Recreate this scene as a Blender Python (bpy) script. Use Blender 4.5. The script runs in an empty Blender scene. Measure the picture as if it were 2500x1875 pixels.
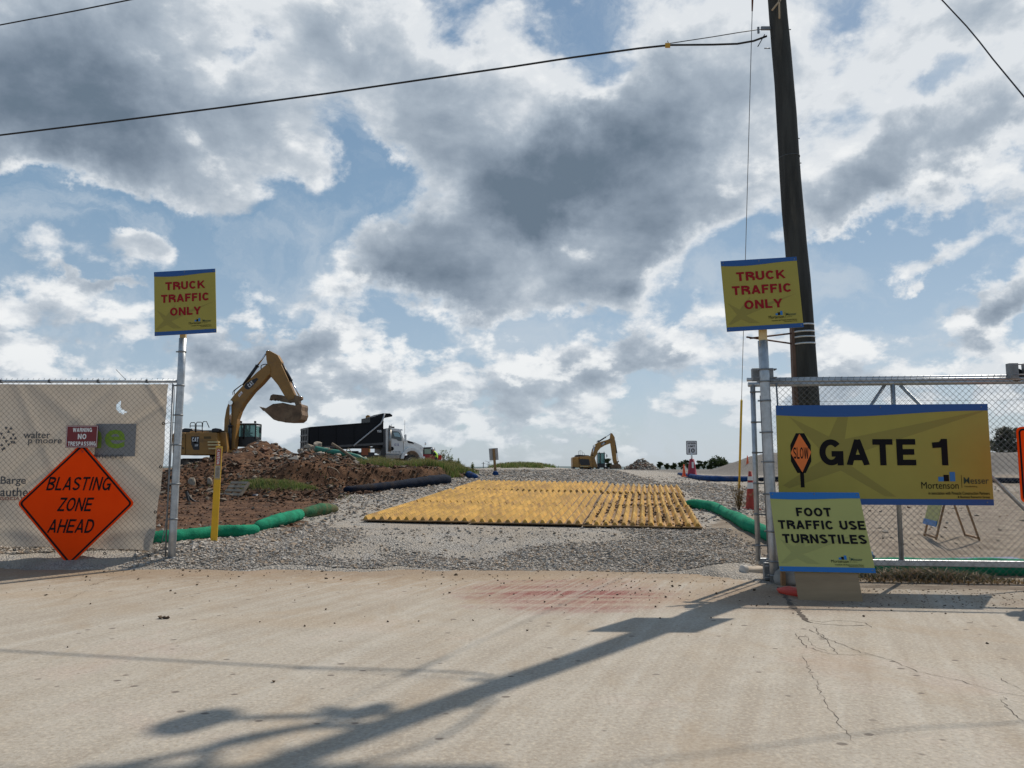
import bpy, math, random
import numpy as np
from mathutils import Vector, Matrix, noise as mn
R = math.radians
random.seed(7)
SC = bpy.context.scene
COL = SC.collection

# ---------------------------------------------------------------- camera
PITCH = R(6.0); CAMZ = 1.5; F = 1878.0
cam = bpy.data.cameras.new("camera"); camo = bpy.data.objects.new("camera", cam); COL.objects.link(camo)
cam.sensor_width = 36; cam.lens = F / 2500 * 36; cam.clip_start = .05; cam.clip_end = 20000
camo.location = (0, 0, CAMZ); camo.rotation_euler = (math.pi / 2 + PITCH, 0, 0)
SC.camera = camo
SC.view_settings.view_transform = 'Standard'; SC.view_settings.look = 'None'
SC.view_settings.exposure = 0.0; SC.view_settings.gamma = 1.0; SC.view_settings.use_curve_mapping = False

# ---------------------------------------------------------------- sky and sun
SUN_EL = R(50); SUN_AZ = R(36.5)          # azimuth from +Y towards +X
world = bpy.data.worlds.new("World"); SC.world = world; world.use_nodes = True
wn = world.node_tree; wn.nodes.clear()

class NT:
    """small helper to write node trees as expressions"""
    def __init__(s, nt): s.nt = nt
    def n(s, t, **kw):
        nd = s.nt.nodes.new(t)
        for k, v in kw.items():
            if k.startswith('i_'): nd.inputs[int(k[2:]) if k[2:].isdigit() else k[2:].replace('_', ' ')].default_value = v
            else: setattr(nd, k, v)
        return nd
    def put(s, sock, v):
        if isinstance(v, (int, float)): sock.default_value = v
        elif isinstance(v, tuple):
            sock.default_value = v if len(v) == len(sock.default_value) else (*v, 1.0)
        else: s.nt.links.new(v, sock)
    def m(s, op, *a, clamp=False):
        nd = s.n('ShaderNodeMath', operation=op, use_clamp=clamp)
        for i, v in enumerate(a): s.put(nd.inputs[i], v)
        return nd.outputs[0]
    def v(s, op, *a):
        nd = s.n('ShaderNodeVectorMath', operation=op)
        for i, x in enumerate(a):
            if op == 'SCALE' and i == 1: s.put(nd.inputs[3], x)
            else: s.put(nd.inputs[i], x)
        return nd.outputs[1] if op in ('DOT_PRODUCT', 'LENGTH', 'DISTANCE') else nd.outputs[0]
    def noise(s, vec, scale, detail=3.0, rough=.5, dist=0.0, out=0, dim='3D', w=None, lac=2.0):
        nd = s.n('ShaderNodeTexNoise', noise_dimensions=dim)
        s.put(nd.inputs['Vector'], vec)
        nd.inputs['Scale'].default_value = scale; nd.inputs['Detail'].default_value = detail
        nd.inputs['Roughness'].default_value = rough; nd.inputs['Distortion'].default_value = dist; nd.inputs['Lacunarity'].default_value = lac
        if w is not None: nd.inputs['W'].default_value = w
        return nd.outputs[out]
    def ramp(s, fac, *st, interp='LINEAR'):
        nd = s.n('ShaderNodeValToRGB'); cr = nd.color_ramp; cr.interpolation = interp
        while len(cr.elements) < len(st): cr.elements.new(0.5)
        for e, (p, c) in zip(cr.elements, st):
            e.position = p; e.color = (*c, 1) if isinstance(c, tuple) else (c, c, c, 1)
        s.put(nd.inputs[0], fac)
        return nd.outputs[0]
    def sm(s, x, a, b, lo=0.0, hi=1.0):
        nd = s.n('ShaderNodeMapRange', interpolation_type='SMOOTHSTEP', clamp=True)
        s.put(nd.inputs[0], x)
        for i, q in enumerate((a, b, lo, hi)): s.put(nd.inputs[i + 1], q)
        return nd.outputs[0]
    def mix(s, f, a, b, bt='MIX'):
        nd = s.n('ShaderNodeMix', data_type='RGBA', blend_type=bt, clamp_factor=True)
        s.put(nd.inputs[0], f); s.put(nd.inputs[6], a); s.put(nd.inputs[7], b)
        return nd.outputs[2]

def raydir(px, py):
    a, b = (px - 1250) / F, (937.5 - py) / F
    return Vector((a, math.cos(PITCH) - b * math.sin(PITCH), math.sin(PITCH) + b * math.cos(PITCH)))

w = NT(wn)
tc = w.n('ShaderNodeTexCoord')
DIR = w.v('NORMALIZE', tc.outputs['Generated'])
sky = w.n('ShaderNodeTexSky', sky_type='NISHITA', sun_disc=False, sun_elevation=SUN_EL, sun_rotation=SUN_AZ,
          altitude=150.0, air_density=1.0, dust_density=1.2, ozone_density=2.0)
# cloud masses seen in this sky: (pixel x, y, half width, half height, tilt deg, amount)
COVER = [
 (60, 210, 520, 270, -10, .56), (560, 330, 300, 130, 12, .40), (700, 90, 420, 110, 0, .26),
 (1380, 430, 400, 160, -4, .52), (1650, 250, 300, 180, 20, .36), (1020, 650, 430, 110, -10, .50),
 (1180, 190, 230, 130, 25, .22), (1530, 600, 260, 90, 25, .34), (1010, 280, 150, 130, 40, .20),
 (2120, 430, 260, 120, 35, .42), (2300, 120, 380, 130, 30, .26), (2400, 330, 200, 80, 35, .24), (2250, 615, 150, 42, 28, .40), (2450, 770, 170, 75, 15, .44),
 (385, 615, 120, 55, 8, .42), (255, 722, 150, 24, 4, .36), (60, 800, 170, 90, 20, .32), (590, 850, 200, 60, 5, .28),
 (1480, 850, 230, 60, 12, .36), (780, 830, 260, 50, 5, .26), (1830, 840, 200, 70, 10, .22), (1330, 960, 700, 60, 0, .14), (2200, 980, 500, 60, 0, .16), (200, 930, 400, 50, 0, .14), (800, 960, 300, 50, 0, .12),
 (300, 555, 560, 75, -4, -.44), (740, 550, 180, 90, 25, -.36), (890, 400, 70, 130, 20, -.30), (1330, 780, 260, 50, 10, -.18),
 (2050, 740, 330, 80, 12, -.30), (2290, 200, 110, 60, 35, -.30), (2380, 500, 190, 60, 35, -.26), (640, 760, 150, 50, 0, -.14), (1440, 50, 130, 50, 0, -.16),
 (1080, 100, 120, 70, 30, -.22), (600, 170, 120, 40, 35, -.16), (2030, 60, 110, 90, 60, -.14), (1860, 560, 110, 60, 40, -.16), (2060, 600, 130, 50, 30, -.24),
]
DARK = [
 (60, 230, 354, 256, -12, 1.0), (860, 190, 177, 134, 10, .28), (1400, 440, 389, 146, -6, 1.0), (1560, 300, 271, 158, 15, .6), (1130, 560, 295, 109, 30, .62),
 (960, 715, 389, 73, -5, .85), (1540, 620, 200, 67, 22, .6), (2130, 450, 236, 97, 35, .8), (2260, 645, 118, 31, 25, .6),
 (2460, 800, 177, 56, 10, .75), (2230, 60, 306, 85, 10, .3), (1560, 870, 236, 41, 5, .45), (600, 880, 212, 41, 0, .45), (60, 850, 153, 48, 0, .4), (2400, 340, 177, 61, 30, .3), (1300, 985, 141, 36, 0, .3), (2130, 920, 70, 24, 0, .2),
]
def blobs(vec, vw, lst):
    tot = None
    for (px, py, sx, sy, tilt, amp) in lst:
        d = raydir(px, py).normalized()
        r = d.cross(Vector((0, 0, 1))).normalized(); u = r.cross(d).normalized()
        t = R(tilt); r2 = r * math.cos(t) + u * math.sin(t); u2 = -r * math.sin(t) + u * math.cos(t)
        k = raydir(px, py).length * F
        a = w.v('DOT_PRODUCT', vw, tuple(r2 * (k / sx))); b = w.v('DOT_PRODUCT', vw, tuple(u2 * (k / sy)))
        q = w.m('MULTIPLY_ADD', a, a, w.m('MULTIPLY', b, b))
        g = w.m('MULTIPLY', w.m('EXPONENT', w.m('MULTIPLY', q, -1.25)), amp)
        tot = g if tot is None else w.m('ADD', tot, g)
    return tot
sxyz = w.n('ShaderNodeSeparateXYZ'); w.put(sxyz.inputs[0], DIR); UP = sxyz.outputs[2]
front = w.sm(sxyz.outputs[1], 0.0, .3)           # the same masses are not repeated behind the viewer
def cloud_noise(vec):
    s3 = w.n('ShaderNodeSeparateXYZ'); w.put(s3.inputs[0], vec)
    den = w.m('ADD', w.m('MAXIMUM', s3.outputs[2], 0.0), .16)
    cv = w.n('ShaderNodeCombineXYZ'); w.put(cv.inputs[0], w.m('DIVIDE', s3.outputs[0], den)); w.put(cv.inputs[1], w.m('DIVIDE', s3.outputs[1], den)); cv.inputs[2].default_value = 3.7
    n1 = w.noise(cv.outputs[0], 1.3, 3.0, .5)
    n2 = w.noise(w.v('MULTIPLY', vec, (1, 1, 1.5)), 6.5, 9.0, .58, .2)
    n3 = w.noise(w.v('MULTIPLY', vec, (1, 1, 1.7)), 15.0, 7.0, .58, .15)
    low = w.sm(s3.outputs[2], .34, .04)          # many small clouds towards the horizon
    f = w.m('MULTIPLY', w.m('SUBTRACT', n1, .5), .45)
    f = w.m('MULTIPLY_ADD', w.m('SUBTRACT', n2, .5), 1.05, f)
    return w.m('MULTIPLY_ADD', w.m('SUBTRACT', n3, .5), w.m('MULTIPLY_ADD', low, 1.15, .28), f)
wob = w.noise(DIR, 4.6, 7.0, .62, 0.0, out=1)
vw = w.v('ADD', DIR, w.v('SCALE', w.v('SUBTRACT', wob, (.5, .5, .5)), .21))
sd = Vector((math.sin(SUN_AZ) * math.cos(SUN_EL), math.cos(SUN_AZ) * math.cos(SUN_EL), math.sin(SUN_EL)))
N0 = cloud_noise(DIR); N1 = cloud_noise(w.v('NORMALIZE', w.v('ADD', DIR, tuple(sd * .035))))
D0 = w.m('ADD', w.m('MULTIPLY', blobs(DIR, vw, COVER), front), w.m('ADD', N0, w.m('MULTIPLY', w.m('SUBTRACT', front, 1.0), .14)))
relief = w.m('SUBTRACT', N0, N1)                 # thinner towards the sun: lit flank
cover = w.sm(D0, -.01, .17)
dk = w.m('MULTIPLY', blobs(DIR, vw, DARK), front)
fine = w.noise(DIR, 22.0, 7.0, .62)
lump = w.noise(w.v('MULTIPLY', DIR, (1, 1, 1.35)), 6.0, 6.0, .52, .3)
thick = w.m('ADD', w.m('MULTIPLY_ADD', w.sm(D0, .06, .60), .40, .05), w.m('MULTIPLY', dk, w.m('MULTIPLY', w.sm(D0, .05, .34), .66)))
thick = w.m('MULTIPLY_ADD', relief, -1.5, thick)
thick = w.m('MULTIPLY_ADD', w.m('SUBTRACT', lump, .5), .55, thick)
thick = w.m('MULTIPLY', thick, .90)
thick = w.m('MULTIPLY_ADD', w.m('SUBTRACT', fine, .5), .16, thick)
sund = w.sm(w.v('DOT_PRODUCT', DIR, tuple(sd)), .45, 1.0)        # clouds brighten towards the sun
thick = w.m('MULTIPLY_ADD', sund, -.16, thick)
base = w.ramp(thick, (0, (.74, .775, .81)), (.13, (.54, .595, .655)), (.30, (.39, .455, .53)), (.58, (.265, .325, .40)), (.9, (.165, .215, .28)), (1, (.14, .19, .25)))
base = w.mix(w.m('MULTIPLY', w.m('MULTIPLY', w.sm(relief, .03, .20), .85), w.sm(thick, .40, .02)), base, (.90, .915, .92))
wisp = w.noise(w.v('MULTIPLY', vw, (1.6, 1, 2.6)), 3.4, 8.0, .62, .6)
K = .085                                          # world strength
veil = w.ramp(w.m('MAXIMUM', UP, 0.0), (0, (.51, .61, .70)), (.10, (.42, .54, .66)), (.30, (.235, .375, .52)), (.62, (.15, .27, .43)), (1, (.10, .20, .36)))
skyc = w.mix(.72, w.v('SCALE', sky.outputs[0], K), veil)
hz = w.sm(UP, .16, 0.0)
skyc = w.mix(w.m('MULTIPLY', w.sm(wisp, .44, .70), .62), skyc, (.56, .63, .70))
cl = w.mix(w.m('MULTIPLY', hz, .45), base, (.56, .63, .68))
col = w.mix(w.m('MULTIPLY', cover, w.sm(UP, -.01, .03)), skyc, cl)
col = w.mix(w.sm(UP, 0.0, -.02), col, (.22, .20, .17))
bg = w.n('ShaderNodeBackground'); w.put(bg.inputs[0], w.v('SCALE', col, 1 / K)); bg.inputs[1].default_value = K
wo = w.n('ShaderNodeOutputWorld'); wn.links.new(bg.outputs[0], wo.inputs[0])
world.cycles.sampling_method = 'MANUAL'; world.cycles.sample_map_resolution = 256

sun = bpy.data.lights.new("sun", 'SUN'); suno = bpy.data.objects.new("sun", sun); COL.objects.link(suno)
sun.energy = 3.9; sun.angle = R(.55); sun.color = (1.0, .92, .80)
suno.rotation_euler = (math.pi / 2 - SUN_EL, 0, math.pi - SUN_AZ)

# ---------------------------------------------------------------- helpers
RD = math.radians
def at_y(px, py, Y):
    d = raydir(px, py); t = Y / d.y
    return Vector((d.x * t, Y, CAMZ + d.z * t))
def at_z(px, py, z):
    d = raydir(px, py); t = (z - CAMZ) / d.z
    return Vector((d.x * t, d.y * t, z))

class MB:
    """collects shapes, links them as ONE mesh object"""
    def __init__(s): s.v = []; s.f = []; s.mi = []; s.sm = []; s.M = None
    def add(s, vs, fs, mi=0, smooth=False):
        o = len(s.v)
        s.v += [tuple(s.M @ Vector(p)) if s.M else tuple(p) for p in vs]
        s.f += [tuple(o + i for i in f) for f in fs]; s.mi += [mi] * len(fs); s.sm += [smooth] * len(fs)
        return s
    def box(s, c, d, rot=None, mi=0, taper=1.0):
        x, y, z = d[0] / 2, d[1] / 2, d[2] / 2; q = taper
        vs = [Vector(p) for p in ((-x, -y, -z), (x, -y, -z), (x, y, -z), (-x, y, -z), (-x * q, -y * q, z), (x * q, -y * q, z), (x * q, y * q, z), (-x * q, y * q, z))]
        if rot is not None: vs = [rot @ p for p in vs]
        c = Vector(c)
        return s.add([p + c for p in vs], [(3, 2, 1, 0), (4, 5, 6, 7), (0, 1, 5, 4), (1, 2, 6, 5), (2, 3, 7, 6), (3, 0, 4, 7)], mi)
    def tube(s, path, r, n=8, mi=0, smooth=True, cap=True, up=None, sq=1.0):
        P = [Vector(p) for p in path]; rr = r if isinstance(r, (list, tuple)) else [r] * len(P)
        vs = []; fs = []; pn = None
        for i, p in enumerate(P):
            t = (P[min(i + 1, len(P) - 1)] - P[max(i - 1, 0)]).normalized()
            a = Vector(up) if up else (pn if pn is not None else (Vector((0, 0, 1)) if abs(t.z) < .9 else Vector((1, 0, 0))))
            b = t.cross(a)
            if b.length < 1e-6: b = t.cross(Vector((0, 1, .01)))
            b.normalize(); a = b.cross(t).normalized(); pn = a
            for k in range(n):
                th = 2 * math.pi * (k + .5) / n
                vs.append(p + (b * math.cos(th) + a * math.sin(th) * sq) * rr[i])
        for i in range(len(P) - 1):
            for k in range(n):
                k2 = (k + 1) % n
                fs.append((i * n + k, i * n + k2, (i + 1) * n + k2, (i + 1) * n + k))
        s.add(vs, fs, mi, smooth)
        if cap:
            o = len(s.v) - len(vs); m = (len(P) - 1) * n
            s.f += [tuple(o + k for k in range(n))[::-1], tuple(o + m + k for k in range(n))]
            s.mi += [mi] * 2; s.sm += [False] * 2
        return s
    def prism(s, poly, y0, y1, ax=(0, 2), mi=0):
        """polygon in the plane of the two axes ax, extruded along the third from y0 to y1"""
        th = 3 - ax[0] - ax[1]; n = len(poly); vs = []
        for yy in (y0, y1):
            for p in poly:
                q = [0, 0, 0]; q[ax[0]] = p[0]; q[ax[1]] = p[1]; q[th] = yy; vs.append(q)
        fs = [tuple(range(n))[::-1], tuple(range(n, 2 * n))] + [(i, (i + 1) % n, n + (i + 1) % n, n + i) for i in range(n)]
        return s.add(vs, fs, mi)
    def lathe(s, c, prof, n=16, axis='z', mi=0, smooth=True):
        vs = []; fs = []; c = Vector(c)
        for (r, h) in prof:
            for k in range(n):
                t = 2 * math.pi * k / n; a, b = r * math.cos(t), r * math.sin(t)
                vs.append(c + Vector({'z': (a, b, h), 'y': (a, h, b), 'x': (h, a, b)}[axis]))
        for i in range(len(prof) - 1):
            for k in range(n): fs.append((i * n + k, i * n + (k + 1) % n, (i + 1) * n + (k + 1) % n, (i + 1) * n + k))
        return s.add(vs, fs, mi, smooth)
    def mesh(s, name):
        me = bpy.data.meshes.new(name); me.from_pydata(s.v, [], s.f)
        me.polygons.foreach_set('material_index', s.mi); me.polygons.foreach_set('use_smooth', s.sm)
        me.validate(); return me
    def build(s, name, mat, parent=None, bevel=0, fix=True, **kw):
        me = s.mesh(name)
        if fix:
            import bmesh
            bm = bmesh.new(); bm.from_mesh(me); bmesh.ops.recalc_face_normals(bm, faces=bm.faces); bm.to_mesh(me); bm.free()
        return link(name, me, mat, parent, bevel, **kw)

def link(name, me, mat, parent=None, bevel=0, **kw):
    o = bpy.data.objects.new(name, me); COL.objects.link(o)
    for m in (mat if isinstance(mat, (list, tuple)) else [mat]):
        if m and len(me.materials) < 6 and not (len(me.materials) and me.materials[0] == m and not isinstance(mat, (list, tuple))): me.materials.append(m)
    if bevel:
        b = o.modifiers.new('bevel', 'BEVEL'); b.width = bevel; b.segments = 2; b.limit_method = 'ANGLE'; b.angle_limit = .6
    if parent: o.parent = parent
    if kw: tag(o, **kw)
    return o
def tag(o, label=None, cat=None, group=None, kind=None):
    if label: o['label'] = label
    if cat: o['category'] = cat
    if group: o['group'] = group
    if kind: o['kind'] = kind
    return o
def thing(name, loc, label, cat, group=None, rz=0):
    o = bpy.data.objects.new(name, None); COL.objects.link(o); o.empty_display_size = .2
    o.location = loc; o.rotation_euler.z = rz
    return tag(o, label, cat, group)
def dup(o, parent=None):
    c = o.copy(); COL.objects.link(c); c.parent = parent
    for ch in [x for x in COL.objects if x.parent == o]: dup(ch, c)
    return c
def np_mesh(name, V, Fc, mat, parent=None, smooth=False, **kw):
    """fast mesh from numpy arrays, all faces of one size"""
    V = np.asarray(V, dtype=np.float32); Fc = np.asarray(Fc, dtype=np.int32); me = bpy.data.meshes.new(name)
    me.vertices.add(len(V)); me.vertices.foreach_set('co', V.ravel())
    k = Fc.shape[1]; me.loops.add(Fc.size); me.loops.foreach_set('vertex_index', Fc.ravel())
    me.polygons.add(len(Fc)); me.polygons.foreach_set('loop_start', np.arange(len(Fc), dtype=np.int32) * k)
    me.polygons.foreach_set('use_smooth', np.full(len(Fc), smooth)); me.update(calc_edges=True)
    return link(name, me, mat, parent, **kw)

# ---- materials
MATS = {}
def mat(name, col, rough=.6, metal=0.0, var=.0, vscale=4.0, dirt=None, damt=0.0, dscale=2.5, bump=0.0, bscale=40.0, stretch=(1, 1, 1), spec=.5, coord='Object', trans=0.0, coat=0.0):
    if name in MATS: return MATS[name]
    m = bpy.data.materials.new(name); m.use_nodes = True; nt = m.node_tree; t = NT(nt)
    b = nt.nodes['Principled BSDF']; c = (*col, 1)
    b.inputs['Roughness'].default_value = rough; b.inputs['Metallic'].default_value = metal; b.inputs['Base Color'].default_value = c
    b.inputs['Specular IOR Level'].default_value = spec; b.inputs['Coat Weight'].default_value = coat
    tc = t.n('ShaderNodeNewGeometry') if coord == 'World' else t.n('ShaderNodeTexCoord'); v = t.v('MULTIPLY', tc.outputs['Position' if coord == 'World' else coord], stretch)
    out = None
    if var > 0:
        n = t.noise(v, vscale, 5, .6)
        out = t.mix(t.sm(n, .3, .7), tuple(x * (1 - var) for x in col), tuple(min(1, x * (1 + var)) for x in col))
    if dirt:
        n = t.noise(v, dscale, 8, .65, .3)
        k = t.m('MULTIPLY', t.sm(n, .62 - damt * .35, .78 - damt * .25), min(1, .4 + damt))
        out = t.mix(k, out if out is not None else col, dirt)
        t.put(b.inputs['Roughness'], t.m('ADD', rough, t.m('MULTIPLY', k, min(.35, .95 - rough))))
    if out is not None: t.put(b.inputs['Base Color'], out)
    if bump > 0:
        bp = t.n('ShaderNodeBump'); bp.inputs['Strength'].default_value = bump; bp.inputs['Distance'].default_value = .02
        t.put(bp.inputs['Height'], t.noise(v, bscale, 5, .6)); t.put(b.inputs['Normal'], bp.outputs[0])
    MATS[name] = m; return m

DUST = (.32, .25, .18)
galv = mat('galvanised_steel', (.42, .44, .46), .42, .75, .16, 9, (.30, .27, .24), .12, 3, .15, 60)
galvd = mat('galvanised_dull', (.22, .23, .24), .55, .6, .2, 12)
wirem = mat('mesh_wire', (.10, .105, .11), .5, .7, .2, 8)
blackm = mat('black_paint', (.014, .015, .018), .42, 0, .2, 3, (.10, .085, .07), .18, 2)
rubber = mat('rubber', (.022, .022, .023), .8, 0, .2, 6, (.16, .12, .09), .5, 3, .3, 30)
catyel = mat('machine_yellow', (.31, .155, .032), .45, 0, .10, 1.2, (.20, .125, .065), .36, 1.4, 0, 0)
chrome = mat('chrome', (.75, .76, .78), .16, 1.0)
glassm = mat('cab_glass', (.20, .36, .35), .08, 0, .1, 1, spec=.8)
glassm.node_tree.nodes['Principled BSDF'].inputs['Transmission Weight'].default_value = .55
glassm.node_tree.nodes['Principled BSDF'].inputs['IOR'].default_value = 1.15
whitem = mat('white_paint', (.72, .72, .70), .3, 0, .04, 2, DUST, .18, 1.8, coat=.3)
yplas = mat('mat_yellow_plastic', (.55, .325, .075), .7, 0, .28, 1.7, (.33, .20, .09), .5, 2.6, .3, 50, coord='World', spec=.25)
hiviz = mat('hi_vis_fabric', (.50, .80, .06), .75)
skin = mat('skin', (.42, .24, .16), .6)
woodm = mat('weathered_wood', (.30, .21, .13), .8, 0, .3, 6, (.12, .08, .05), .3, 4, .4, 30, stretch=(1, 1, .2))
orangem = mat('cone_orange', (.85, .12, .03), .5, 0, .08, 4, DUST, .15)
redp = mat('red_print', (.27, .008, .016), .7, spec=.2)
blackp = mat('black_print', (.008, .007, .008), .7, spec=.15)
whitep = mat('white_print', (.75, .75, .74), .6)

def text_mesh(s, size, bold=.0, ext=0.0008, align='CENTER', shear=0.0, space=1.0, narrow=1.0):
    cu = bpy.data.curves.new('lettering', 'FONT'); cu.body = s; cu.size = size; cu.align_x = align; cu.align_y = 'CENTER'
    cu.extrude = ext; cu.offset = bold * size; cu.shear = shear; cu.space_character = space; cu.resolution_u = 3; cu.fill_mode = 'BOTH'
    o = bpy.data.objects.new('tmp', cu); COL.objects.link(o)
    bpy.context.view_layer.update()
    me = bpy.data.meshes.new_from_object(o.evaluated_get(bpy.context.evaluated_depsgraph_get()))
    bpy.data.objects.remove(o); bpy.data.curves.remove(cu)
    xs = [v.co.x for v in me.vertices]
    if narrow != 1.0:
        for v in me.vertices: v.co.x *= narrow
    me.materials.clear(); return me
# heavy grotesque capitals drawn as strokes: (advance width, [polylines]); cap height 1, stroke centre lines
def _arc(cx, cy, rx, ry, a0, a1, n=12): return [(cx + rx * math.cos(R(a0 + (a1 - a0) * i / n)), cy + ry * math.sin(R(a0 + (a1 - a0) * i / n))) for i in range(n + 1)]
def glyph(ch, h):
    """h = half stroke width; returns (width, strokes, butt flags)"""
    t, b = 1 - h, h
    W = {'A': .80, 'B': .74, 'C': .78, 'D': .76, 'E': .66, 'F': .62, 'G': .82, 'H': .74, 'I': .26, 'K': .78, 'L': .62, 'M': .86, 'N': .76, 'O': .82, 'P': .70, 'R': .75, 'S': .72, 'T': .70, 'U': .75, 'W': 1.08, 'Y': .78, 'Z': .66, '0': .66, '1': .52, '2': .64, '3': .64, '5': .66, '8': .64, '9': .64, '&': .8, ' ': .32}
    w = W.get(ch, .7); l, r = h, w - h; c = w / 2
    S = {
     'A': [[(l * .9, 0), (c, 1)], [(w - l * .9, 0), (c, 1)], [(.18, .30), (w - .18, .30)]],
     'B': [[(l, 0), (l, 1)], [(l, t), (c, t)] + _arc(c, .745, r - c - .03, t - .745, 90, -90, 8) + [(l, .49)], [(c, .49)] + _arc(c, .275 + .0, r - c, .275 - b, 90, -90, 8)[0:] + [(l, b)]],
     'C': [_arc(c, .5, c - h, .5 - h, 38, 322, 22)],
     'D': [[(l, 0), (l, 1)], [(l, t), (c - .08, t)] + _arc(c - .08, .5, r - c + .08, .5 - h, 90, -90, 12) + [(l, b)]],
     'E': [[(l, 0), (l, 1)], [(l, t), (w, t)], [(l, .51), (w - .05, .51)], [(l, b), (w, b)]],
     'F': [[(l, 0), (l, 1)], [(l, t), (w, t)], [(l, .50), (w - .07, .50)]],
     'G': [_arc(c, .5, c - h, .5 - h, 40, 320, 22) + [(r + h * .2, .38)], [(r + h * .2, 0), (r + h * .2, .50)], [(c + .02, .44), (w + h * .2, .44)]],
     'H': [[(l, 0), (l, 1)], [(r, 0), (r, 1)], [(l, .5), (r, .5)]],
     'I': [[(c, 0), (c, 1)]],
     'K': [[(l, 0), (l, 1)], [(w - .10, 1), (l, .36)], [(.34, .55), (w - .06, 0)]],
     'L': [[(l, 0), (l, 1)], [(l, b), (w, b)]],
     'M': [[(l, 0), (l, 1)], [(r, 0), (r, 1)], [(l, 1), (c, .08)], [(r, 1), (c, .08)]],
     'N': [[(l, 0), (l, 1)], [(r, 0), (r, 1)], [(l, 1), (r, 0)]],
     'O': [_arc(c, .5, c - h, .5 - h, 90, 450, 30)],
     'P': [[(l, 0), (l, 1)], [(l, t), (c, t)] + _arc(c, .70, r - c, t - .70, 90, -90, 8) + [(l, .70 - (t - .70))]],
     'R': [[(l, 0), (l, 1)], [(l, t), (c, t)] + _arc(c, .715, r - c, t - .715, 90, -90, 8) + [(l, .715 - (t - .715))], [(c, .45), (w - .09, .34), (w - .07, 0)]],
     'S': [_arc(c, .735, c - h, t - .735, 20, 250, 12) + _arc(c, .27, c - h, .27 - b, 70, -160, 12)],
     'T': [[(0, t), (w, t)], [(c, 0), (c, 1)]],
     'U': [[(l, 1), (l, .38)] + _arc(c, .38, c - h, .38 - b, 180, 360, 12) + [(r, 1)]],
     'W': [[(l * .8, 1), (.29, 0)], [(.29, 0), (c, 1)], [(c, 1), (w - .29, 0)], [(w - .29, 0), (w - l * .8, 1)]],
     'Y': [[(l * .8, 1), (c, .42)], [(w - l * .8, 1), (c, .42)], [(c, .5), (c, 0)]],
     'Z': [[(0, t), (w, t)], [(0, b), (w, b)], [(r, t), (l, b)]],
     '0': [_arc(c, .5, c - h, .5 - h, 90, 450, 26)],
     '1': [[(r, 0), (r, 1)], [(r, .93), (r - .12, .78), (0, .76)]],
     '2': [_arc(c, .70, c - h, t - .70, 165, -20, 10) + [(l + .03, .22), (l, b), (w, b)]],
     '5': [[(w - .05, t), (l + .04, t), (l, .56)] + _arc(c - .02, .33, c - h + .02, .33 - b, 125, -150, 12)],
     '8': [_arc(c, .74, c - h - .03, t - .74, 90, 450, 16), _arc(c, .27, c - h, .27 - b, 90, 450, 18)],
     '3': [_arc(c, .74, c - h - .02, t - .74, 150, -90, 10), _arc(c, .27, c - h, .27 - b, 90, -150, 10)],
    }.get(ch, [])
    return w, S
def ribbon(m, pts, h, y0, y1):
    closed = (Vector(pts[0]) - Vector(pts[-1])).length < 1e-4; n = len(pts); L = []; Rr = []
    P = [Vector(p) for p in pts]
    for i in range(n):
        if closed: a, b = P[(i - 1) % (n - 1)], P[(i + 1) % (n - 1)] if i < n - 1 else P[1]
        else: a, b = P[max(i - 1, 0)], P[min(i + 1, n - 1)]
        if 0 < i < n - 1 or closed:
            d1 = (P[i] - a).normalized(); d2 = (b - P[i]).normalized(); d = (d1 + d2).normalized(); k = 1 / max(.5, d.dot(d1))
        else: d = (b - a).normalized(); k = 1
        nn = Vector((-d.y, d.x)) * h * k; L.append(P[i] + nn); Rr.append(P[i] - nn)
    vs = [(p.x, y, p.y) for y in (y0, y1) for p in L] + [(p.x, y, p.y) for y in (y0, y1) for p in Rr]; fs = []
    for i in range(n - 1):
        j = i + 1; fs += [(i, j, 2 * n + j, 2 * n + i), (i, n + i, n + j, j), (2 * n + i, 2 * n + j, 3 * n + j, 3 * n + i)]
    if not closed: fs += [(0, 2 * n, 3 * n, n), (n - 1, 2 * n - 1, 4 * n - 1, 3 * n - 1)]
    m.add(vs, fs)
def caps(parent, s_, x, z, m_, y, width, ht, weight=.20, gap=.13, slant=0.0, rot=0.0, name='lettering', xs=1.0):
    """a word of stroke capitals centred on (x, z), fitted to width x height, front at depth y"""
    h = weight / 2; cur = 0; mb = MB(); k = 0
    tot = sum(glyph(c, h)[0] + gap for c in s_) - gap
    kx, kz = width / tot, ht
    for c in s_:
        w_, S = glyph(c, h)
        for st in S:
            o = len(mb.v); ribbon(mb, st, h, 0, 0); dy = -.00015 * (k % 4); k += 1
            for i in range(o, len(mb.v)):
                v = mb.v[i]; zz = min(1, max(0, v[2])); mb.v[i] = ((cur + v[0] - tot / 2) * kx + slant * (zz - .5) * kz, dy, (zz - .5) * kz)
        cur += w_ + gap
    mb.f = [f for f in mb.f if len({tuple(round(q, 6) for q in mb.v[i]) for i in f}) > 2]
    mb.mi = mb.mi[:len(mb.f)]; mb.sm = mb.sm[:len(mb.f)]
    o = mb.build(name, m_, parent, fix=False); o.location = (x, y, z); o.rotation_euler = (0, rot, 0)
    return o
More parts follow.
